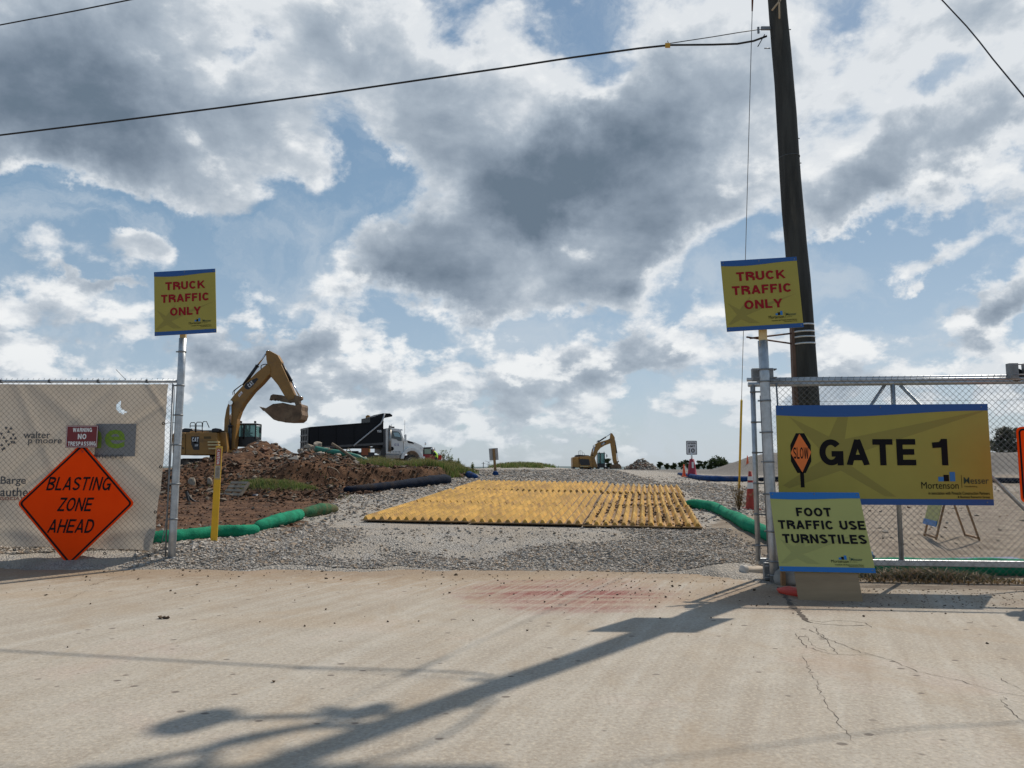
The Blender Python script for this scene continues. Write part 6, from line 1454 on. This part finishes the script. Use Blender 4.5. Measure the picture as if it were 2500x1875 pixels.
# ---------------------------------------------------------------- debris on the bank
def plank(pts, Y, w_, th, m_, label, cat, name, tubes=False, group=None):
    P_ = [at_y(x, y, Yq) for (x, y), Yq in zip(pts, Y if isinstance(Y, (list, tuple)) else [Y] * len(pts))]
    o0 = P_[0]; mb = MB()
    q = smooth_path([p - o0 for p in P_], 5) if len(P_) > 2 else [p - o0 for p in P_]
    mb.tube(q, w_, 8 if tubes else 4, smooth=tubes)
    if not tubes: mb.v = [v for v in mb.v]
    o = mb.build(name, m_, label=label, cat=cat, group=group); o.location = o0; return o
oldw = mat('old_timber', (.20, .15, .10), .85, 0, .35, 6, bump=.3); palew = mat('pale_timber', (.34, .27, .19), .8, 0, .3, 6); rustp = mat('rusty_pipe', (.15, .075, .045), .8, .2, .3, 5)
gpipe = mat('green_pipe', (.02, .17, .12), .5, 0, .2, 2, (.15, .10, .06), .35)
plank([(770, 1096), (800, 1102), (835, 1107), (870, 1115), (905, 1127), (948, 1135)], 30.2, [.13] * 11 + [.11] * 6 + [.08] * 9, 0, gpipe, 'long green pipe lying along the top of the rubble', 'pipe', 'pipe', True)
plank([(810, 1083), (845, 1106), (870, 1124), (893, 1139), (920, 1152)], 29.6, .055, 0, oldw, 'long thick pole sloping down in front of the truck bed', 'pole', 'debris_pole', True)
plank([(700, 1134), (780, 1134), (850, 1137), (885, 1144), (912, 1157)], 28.3, .045, 0, rustp, 'long rusty rod bridging the hollow in the bank', 'rod', 'debris_rod', True)
plank([(886, 1147), (915, 1162), (941, 1181)], 26.6, .022, 0, palew, 'thin pale stick hanging over the navy sock', 'stick', 'debris_stick', True)
plank([(914, 1156), (905, 1168), (880, 1184)], 26.4, .05, 0, palew, 'flat curved strip resting on the navy sock', 'strip', 'debris_strip')
plank([(737, 1152), (750, 1170), (770, 1192), (795, 1210)], 24.5, .085, 0, oldw, 'heavy grey plank sloping down beside the cable tangle', 'plank', 'plank')
plank([(702, 1164), (730, 1168), (748, 1172)], 25.4, .06, 0, oldw, 'short log pointing at the heavy plank', 'log', 'debris_log', True)
plank([(762, 1195), (770, 1205), (777, 1214)], 23.2, .035, 0, palew, 'short pale broken stake at the foot of the bank', 'stake', 'debris_stake')
plank([(602, 1155), (640, 1158), (680, 1152), (700, 1149)], 25.6, .025, 0, palew, 'thin pale lath on the slope of the heap', 'lath', 'debris_lath', True)
plank([(580, 1155), (594, 1180)], 24.2, .022, 0, oldw, 'short thin stick poking out above the pallet', 'stick', 'debris_stick', True)
plank([(686, 1165), (710, 1190), (733, 1211)], 23.4, .012, 0, palew, 'thin wire like stem left of the cable tangle', 'twig', 'debris_twig', True)
plank([(841, 1110), (850, 1095), (860, 1108)], 31, .018, 0, palew, 'small bent stick on the rubble before the truck', 'stick', 'debris_stick', True)
plank([(893, 1129), (925, 1132), (960, 1140)], 30.4, .03, 0, palew, 'pale lath at the end of the green pipe', 'lath', 'debris_lath', True)
plank([(928, 1136), (965, 1134), (990, 1140)], 30.9, .035, 0, mat('pale_pipe', (.42, .38, .31), .7), 'pale pipe lying by the front wheel of the truck', 'pipe', 'pipe', True)
plank([(820, 1112), (835, 1130), (850, 1150), (862, 1175)], 28.2, .018, 0, rustp, 'bent thin bar hanging down the bank', 'bar', 'debris_bar', True)
plank([(455, 1200), (458, 1215), (464, 1232)], 19.2, .035, 0, blackm, 'short black curved strip left of the yellow marker post', 'strip', 'debris_strip', group='black strips standing in the red dirt')
plank([(455, 1200), (466, 1218), (487, 1231)], 19.3, .03, 0, blackm, 'longer black curved strip left of the yellow marker post', 'strip', 'debris_strip', group='black strips standing in the red dirt')
r = random.Random(5); ct = MB(); c0 = at_y(782, 1180, 24.2)
cb0 = thing('cable_tangle', c0, 'tangle of pale looped cables at the foot of the bank', 'cable')
for k in range(9):
    cx, cz, ra, rb, ph = r.uniform(-.25, .25), r.uniform(-.25, .30), r.uniform(.15, .42), r.uniform(.12, .34), r.uniform(0, 6)
    MB().tube([(cx + ra * math.cos(ph + t_ * .55) * (1 + .02 * t_), r.uniform(-.02, .02) + .1 * math.sin(t_ + k) - .1, cz + rb * math.sin(ph + t_ * .55)) for t_ in range(11 + k % 3)], .014, 5).build('loop', palew if k % 3 else rustp, cb0)
c0 = at_y(640, 1166, 25.0); cv = thing('culvert_pipe', c0, 'broken piece of dark corrugated pipe above the grassy hump', 'pipe')
vs = MB()
for i in range(9):
    pr_ = []
    x = i * .06; rr_ = .34 + (.02 if i % 2 else 0)
    for k in range(13): a_ = R(15 + k * 12.5); pr_.append((x * .9 + .12 * math.cos(a_), -.3 + rr_ * math.cos(a_) * .4 + i * .12, -.25 + rr_ * math.sin(a_)))
    vs.v += pr_
vs.f = [(i * 13 + k, i * 13 + k + 1, (i + 1) * 13 + k + 1, (i + 1) * 13 + k) for i in range(8) for k in range(12)]; vs.mi = [0] * len(vs.f); vs.sm = [True] * len(vs.f)
o = vs.build('shell', mat('pipe_dark', (.05, .055, .05), .6, 0, .3, 4, DUST, .3), cv); sd_ = o.modifiers.new('t', 'SOLIDIFY'); sd_.thickness = .03
# pallet
p = at_y(558, 1224, 20.3); pl = thing('pallet', p, 'small weathered pallet tilted against the foot of the dirt heap', 'pallet'); pl.rotation_euler = (RD(50), RD(0), RD(-28))
palm = mat('pallet_wood', (.27, .22, .165), .85, 0, .3, 6, bump=.3)
for k in range(5): MB().box((0, .06 + k * .13, .05), (.62, .075, .02)).build('slat', palm, pl)
for sx in (-.28, 0, .28): MB().box((sx, .32, 0), (.04, .62, .08)).build('runner', palm, pl)
bag(at_y(622, 1219, 20.4), (.22, .2, .2), mat('tarp_dark_blue', (.02, .025, .045), .5), 'small dark blue plastic scrap below the grassy hump', 3)
# concrete chunks
def chunk(px, py, Y, s_, m_, label, seed, fl=.6):
    P_ = at_y(px, py, Y); r_ = random.Random(seed); bmq = bmesh.new(); bmesh.ops.create_icosphere(bmq, subdivisions=2, radius=1)
    for v in bmq.verts:
        d = v.co.normalized(); k = 1 + .35 * mn.noise(d * 1.3 + Vector((seed, 0, 0))) + .12 * mn.noise(d * 4 + Vector((seed, 1, 0)))
        q = Vector([math.copysign(abs(c) ** .6, c) for c in d]) * k; v.co = Vector((q.x * s_[0] / 2, q.y * s_[0] * .4, q.z * s_[1] / 2))
    me = bpy.data.meshes.new('rock_chunk'); bmq.to_mesh(me); bmq.free(); o = link('rock_chunk', me, m_, label=label, cat='rock', group='broken chunks lying on the spoil heap'); o.location = P_; o.rotation_euler = (r_.uniform(-.3, .3), r_.uniform(-.3, .3), r_.uniform(0, 3)); return o
ck = mat('chunk_pale', (.32, .27, .21), .9, 0, .35, 4, (.12, .06, .035), .4, 3, .4, 12)
for i, (px, py, Y, w_, h_, lab) in enumerate([
    (505, 1123, 30, .24, .26, 'pale pointed rock in front of the excavator track'), (592, 1133, 29.5, .42, .18, 'flat pale slab on the slope left of the heap peak'), (673, 1123, 29.3, .4, .22, 'brown slab on the right slope of the heap'),
    (690, 1140, 28, .36, .42, 'rounded pale boulder at the foot of the heap'), (775, 1085, 31, .42, .2, 'topmost pale chunk on the rubble before the truck tail'), (757, 1093, 30.8, .45, .22, 'pale chunk left of the topmost one'),
    (793, 1097, 30.9, .36, .16, 'small pale chunk right of the topmost one'), (802, 1117, 30.4, .40, .16, 'flat yellowish chunk under the green pipe'), (838, 1112, 30.7, .42, .17, 'flat pale chunk above the long thick pole'),
    (468, 1178, 22.5, .26, .30, 'pale grey rock low on the left of the heap'), (512, 1176, 22.6, .18, .24, 'pale rock just left of the marker post'), (609, 1180, 22.3, .18, .2, 'orange tan rock at the left end of the grassy hump'),
    (940, 1150, 29, .2, .12, 'small rock in the shadow of the cut bank'), (735, 1101, 30.6, .3, .18, 'grey chunk behind the rubble saddle')]):
    chunk(px, py, Y, (w_, h_), ck, lab, i + 3)

# rock pile on the horizon, and low heaps
def rock_pile(px, pybase, pytop, wpx, Y, label, n=500, col=sm_pale, seed=1):
    c = at_y(px, pybase, Y); hh = at_y(px, pytop, Y).z - c.z; ww = wpx * Y / F; r_ = np.random.RandomState(seed)
    zb0 = min(c.z, gz(c.x, Y)); hh += c.z - zb0
    o = thing('rock_pile', (c.x, Y, zb0 - .1), label, 'rock pile')
    a = r_.uniform(0, 2 * np.pi, n); q = np.sqrt(r_.uniform(0, 1, n)); x = q * np.cos(a) * ww / 2; y = q * np.sin(a) * ww / 2.4
    prof = (1 - q) ** .85 * (1 + .18 * np.sin(a * 2 + 1)); z = prof * hh
    stones('rocks', np.stack([x, y, z], 1), r_.lognormal(np.log(ww * .028), .35, n), col, seed=seed, flat=.8, parent=o, kind='stuff')
    mb = MB(); V = [(0, 0, hh * .93)]
    for i in range(1, 9):
        for k in range(24): t_ = k / 24 * 2 * math.pi; qq = i / 8; V.append((qq * math.cos(t_) * ww / 2, qq * math.sin(t_) * ww / 2.4, (1 - qq) ** .85 * (1 + .18 * math.sin(t_ * 2 + 1)) * hh * .93))
    F_ = [(0, 1 + k, 1 + (k + 1) % 24) for k in range(24)] + [(1 + (i - 1) * 24 + k, 1 + i * 24 + k, 1 + i * 24 + (k + 1) % 24, 1 + (i - 1) * 24 + (k + 1) % 24) for i in range(1, 8) for k in range(24)]
    mb.add(V, F_).build('mound', mat('pile_core', (.20, .17, .14), .95, 0, .3, 2), o)
rock_pile(1566, 1147, 1123, 84, 104, 'pale rock pile on the horizon right of the distant excavator', 900, seed=41)
rock_pile(1341, 1150, 1141, 44, 62, 'low small rock pile on the crest left of the distant excavator', 260, seed=42)

# ---------------------------------------------------------------- grass, weeds, trees
def leaf_mat(name, lo, hi, dry=None):
    m = stone_mat(name, lo, hi, dry); nt = m.node_tree; b = nt.nodes['Principled BSDF']; t = NT(nt); b.inputs['Roughness'].default_value = .6
    tr = t.n('ShaderNodeBsdfTranslucent'); nt.links.new(b.inputs['Base Color'].links[0].from_socket, tr.inputs[0]); mx = t.n('ShaderNodeMixShader'); mx.inputs[0].default_value = .35
    nt.links.new(b.outputs[0], mx.inputs[1]); nt.links.new(tr.outputs[0], mx.inputs[2]); nt.links.new(mx.outputs[0], nt.nodes['Material Output'].inputs[0]); return m
gmat = leaf_mat('grass_blades', (.08, .13, .03), (.19, .25, .07), (.27, .22, .10)); lmat = leaf_mat('tree_leaves', (.022, .038, .012), (.055, .08, .028)); dmat = leaf_mat('dry_weed', (.16, .10, .045), (.28, .20, .10))
def tone(o, n, k, seed=1):
    r_ = np.random.RandomState(seed); a = o.data.color_attributes.new('tone', 'FLOAT_COLOR', 'POINT')
    t_ = np.repeat(r_.uniform(0, 1, (n, 1)), k, 0); u = np.repeat(r_.uniform(0, 1, (n, 1)), k, 0); a.data.foreach_set('color', np.concatenate([t_, u, t_, np.ones_like(t_)], 1).astype(np.float32).reshape(-1))
def blades(name, xyz, h, wd, m_, seed=1, parent=None, lean=.35, **kw):
    r_ = np.random.RandomState(seed); n = len(xyz); a = r_.uniform(0, 2 * np.pi, n); h = np.asarray(h) * r_.uniform(.6, 1.2, n)
    sx = np.stack([np.cos(a), np.sin(a), np.zeros(n)], 1) * (wd * r_.uniform(.6, 1.3, n))[:, None]; ln = r_.normal(0, lean, (n, 2)) * h[:, None]
    top = xyz + np.stack([ln[:, 0], ln[:, 1], h], 1); mid = xyz + np.stack([ln[:, 0] * .3, ln[:, 1] * .3, h * .55], 1)
    V = np.stack([xyz - sx, xyz + sx, mid + sx * .7, mid - sx * .7, top], 1).reshape(-1, 3)
    Fq = (np.array([[0, 1, 2], [0, 2, 3], [3, 2, 4]])[None] + (np.arange(n) * 5)[:, None, None]).reshape(-1, 3)
    o = np_mesh(name, V, Fq, m_, parent, **kw); tone(o, n, 5, seed); return o
Pg = scatter(60000, -6, 1, 26.5, 33.5, lambda x, y, C: C[:, 3] * (pn(x, y, .9, 1) > -.35), 51)
blades('bank_grass', Pg, .17 + .16 * np.clip(pn(Pg[:, 0], Pg[:, 1], 1.1, 4) + .3, 0, 1), .010, gmat, 52, kind='stuff')
Pg = scatter(9000, -8, -5.2, 20.4, 22.8, lambda x, y, C: C[:, 3] * .9, 53); blades('hump_grass', Pg, .12, .008, gmat, 54, kind='stuff')
Pg = scatter(9000, -2.5, 4, 49, 59, lambda x, y, C: C[:, 3], 55); blades('crest_grass', Pg, .24, .02, gmat, 56, kind='stuff')
Pg = scatter(2600, -12, -4, 19, 30, lambda x, y, C: (pn(x, y, .8, 9) > .28) * .6, 57); blades('sparse_weeds', Pg, .10, .008, gmat, 58, kind='stuff')
# weeds below the sliding gate
n = 1100; x = rs.normal(2.0, .55, n).clip(.85, 3.6); y = rs.normal(.46, .10, n)
q = np.array([FRR.o + FRR.e * a + FRR.n * b for a, b in zip(x, y)]); q[:, 2] = .01
blades('gate_weeds', q, .11 * np.exp(-((x - 2.0) / .8) ** 2) + .04, .008, leaf_mat('low_weeds', (.05, .055, .025), (.14, .13, .07), (.25, .18, .12)), 59, lean=1.1, kind='stuff')
n = 700; x = rs.uniform(1, 5.4, n); q = np.array([FRR.o + FRR.e * a + FRR.n * b for a, b in zip(x, rs.normal(.25, .10, n))]); q[:, 2] = .005
blades('dry_litter', q, .04, .010, dmat, 60, lean=1.2, kind='stuff')
def weed(loc, h, n, m_, label, seed=1, lf=.03, spread=.25, name='weed_plant', cat='weed'):
    o = thing(name, loc, label, cat); r_ = random.Random(seed); P_ = []; mb = MB()
    for k in range(n):
        dx, dy = r_.gauss(0, spread) * h, r_.gauss(0, spread) * h; hh = h * r_.uniform(.6, 1.05)
        st = smooth_path([(dx * .1, dy * .1, 0), (dx * .5, dy * .5, hh * .5), (dx, dy, hh)], 4); mb.tube(st, [.006 * (1 - .7 * i / (len(st) - 1)) + .002 for i in range(len(st))], 4)
        for j in range(14): t_ = r_.uniform(.25, 1); c = Vector(st[int(t_ * (len(st) - 1))]); P_.append(c + Vector((r_.gauss(0, .04 * h), r_.gauss(0, .04 * h), r_.gauss(0, .03 * h))))
    mb.build('stem', m_, o, kind='stuff'); blades('foliage', np.array([tuple(p) for p in P_]), lf, lf * .25, m_, seed, o, lean=1.0, kind='stuff')
for i, (px, py, h, lab) in enumerate(((1082, 1132, .75, 'tall leafy weed just right of the red pickup'), (1100, 1140, .62, 'slim weed on top of the grassy berm'), (1118, 1142, .40, 'low weed near the right end of the grassy berm'), (1155, 1158, .35, 'thin sprig above the short blue sock'))):
    p = at_y(px, py, 30.5); p.z = gz(p.x, 30.5); weed(p, h, 9, gmat, lab, 60 + i, .06, .16)
p = on_ground(1805, 1246); weed(p, .62, 16, dmat, 'dry brown weed left of the tall orange cone', 71, .05, .22)
p = FRR.o + FRR.e * 1.02 + FRR.n * .75; p.z = .02; weed(p, .85, 5, gmat, 'green sprig beside the pale yellow foot traffic board', 72, .08, .14)

def tree(loc, h, w_, label, seed=1, n=900, m_=None, group=None, name='tree', lf=None, trunk=.3):
    o = thing(name, loc, label, 'tree', group); r_ = random.Random(seed); tm = mat('tree_bark', (.05, .04, .03), .9)
    mb = MB().tube([(0, 0, -.3), (h * .02, 0, h * trunk), (0, 0, h * .75)], [h * .035, h * .025, h * .008], 7)
    cl = []
    for k in range(11):
        a = r_.uniform(0, 6.28); q = r_.uniform(.25, 1) ** .6; z = h * r_.uniform(trunk + .08, .92); rad = w_ / 2 * math.sin(math.pi * min(1, max(.12, (z / h - trunk * .6) / (1.05 - trunk * .6)))) ** .6
        c = Vector((math.cos(a) * q * rad * .8, math.sin(a) * q * rad * .8, z)); cl.append((c, w_ * r_.uniform(.13, .24)))
        mb.tube([(0, 0, h * trunk * r_.uniform(.7, 1.2)), c * .6 + Vector((0, 0, c.z * .1)), c], [h * .014, h * .008, h * .003], 5)
    mb.build('trunk', tm, o); rr_ = np.random.RandomState(seed); P_ = []
    for k in range(n):
        c, r0 = cl[k % len(cl)]; d = rr_.normal(size=3); d /= np.linalg.norm(d); P_.append(np.array(c) + d * r0 * rr_.uniform(.35, 1.05) * np.array([1, 1, .75]))
    L_ = lf or w_ * .05; blades('crown', np.array(P_), L_, L_ * .55, m_ or lmat, seed, o, lean=1.1, kind='stuff')
    return o
def far_tree(px, pyb, pyt, wpx, Y, label, seed, n=500, group='trees on the horizon', **kw):
    c = at_y(px, pyb, Y); zt_ = at_y(px, pyt, Y).z; g_ = gz(c.x, Y); tree((c.x, Y, g_), zt_ - g_, wpx * Y / F, label, seed, n, group=group, **kw)
far_tree(1757, 1145, 1117, 62, 240, 'largest rounded tree on the horizon right of the speed limit sign', 81, 1500, lf=.38)
for i, (px, pt_, wp_, lab) in enumerate(((1482, 1121, 22, 'bushy tree right behind the distant excavator cab'), (1590, 1133, 12, 'small tree just right of the pale rock pile'), (1611, 1128, 14, 'narrow tree second right of the pale rock pile'), (1628, 1131, 12, 'small bushy tree third right of the rock pile'), (1645, 1131, 16, 'low tree left of the small orange cone'),
    (1664, 1128, 22, 'wide tree directly above the small orange cone'), (1680, 1122, 26, 'tall tree directly behind the speed limit sign'), (1706, 1126, 22, 'tree right beside the speed limit sign'), (1718, 1123, 18, 'tree between the speed limit sign and the largest rounded tree'), (1732, 1134, 16, 'lowest tree left of the largest rounded tree'), (1790, 1138, 18, 'low bush right of the largest rounded tree'))):
    far_tree(px, 1145, pt_, wp_, 225 + 7 * i, lab, 90 + i, 420, lf=.42)
c = at_y(2480, 1100, 92); g_ = gz(c.x, 92); tree((c.x, 92, g_), at_y(2480, 1050, 92).z - g_, 110 * 92 / F, 'grey green tree above the stockpile at the right edge', 120, 1300, lf=.34, m_=leaf_mat('tree_leaves_grey', (.05, .055, .04), (.10, .105, .08)))
# hills on the horizon
V = []; nx = 120
for j, (yy, zz) in enumerate(((4600, -40), (5000, 1), (5600, -40))):
    for i in range(nx): x = -5200 + i * 10400 / (nx - 1); V.append((x, yy, zz if j != 1 else -9 + 3 * mn.fractal(Vector((x * .0016, 0, 0)), 1, 2, 4) + 26 * ss(x, 900, 1450)))
idx = np.arange(nx * 3).reshape(3, nx); np_mesh('hills', np.array(V), np.stack([idx[:-1, :-1], idx[:-1, 1:], idx[1:, 1:], idx[1:, :-1]], -1).reshape(-1, 4), mat('hazed_woods', (.09, .125, .13), .95, 0, .2, .004), smooth=True, kind='structure')  # woods tinted blue-grey: distance haze put into the colour
# lattice tower and pole far away
c = at_y(1193, 1140, 1500); zb_ = -16; zt_ = at_y(1193, 1126, 1500).z; PT = thing('transmission_tower', (c.x, 1500, zb_), 'faint lattice transmission tower left of the small sign post', 'pylon'); h = zt_ - zb_; sm_ = mat('tower_steel', (.16, .19, .21), .6)
mb = MB()
for sx, sy in ((-1, -1), (1, -1), (1, 1), (-1, 1)): mb.tube([(sx * 5, sy * 5, 0), (sx * 1.6, sy * 1.6, h * .62), (sx * 1.2, sy * 1.2, h * .96)], .28, 4)
for k in range(7):
    z0, z1_ = h * k / 7.3, h * (k + 1) / 7.3; w0, w1 = 5 - 3.6 * min(1, k / 4.4), 5 - 3.6 * min(1, (k + 1) / 4.4)
    for s_ in (-1, 1): mb.tube([(-w0 * s_, -w0, z0), (w1 * s_, -w1, z1_)], .18, 4).tube([(w0, w0 * s_, z0), (w1, -w1 * s_, z1_)], .18, 4)
mb.build('lattice', sm_, PT, kind='stuff')
for z_, l_ in ((.98, 7.5), (.78, 5.5)): MB().tube([(-l_, 0, h * z_ + (1.2 if z_ > .9 else 0)), (0, 0, h * z_ - 1), (l_, 0, h * z_ + (1.2 if z_ > .9 else 0))], .3, 4).build('crossarm', sm_, PT)
c = at_y(1180, 1140, 420); g_ = gz(c.x, 420); zt_ = at_y(1180, 1128, 420).z; FP = thing('far_pole', (c.x, 420, g_ - 1), 'thin distant utility pole left of the lattice tower', 'utility pole')
MB().tube([(0, 0, 0), (0, 0, zt_ - g_ + 1)], .2, 6).build('shaft', mat('pole_far', (.07, .07, .07), .8), FP); MB().tube([(-1, 0, zt_ - g_ + .2), (1, 0, zt_ - g_ + .2)], .12, 4).build('crossarm', MATS['pole_far'], FP)
# boards lying near the small sign
plank([(1150, 1154), (1212, 1153), (1270, 1152)], 33.5, .035, 0, palew, 'long pale board lying behind the small sign post', 'board', 'board')
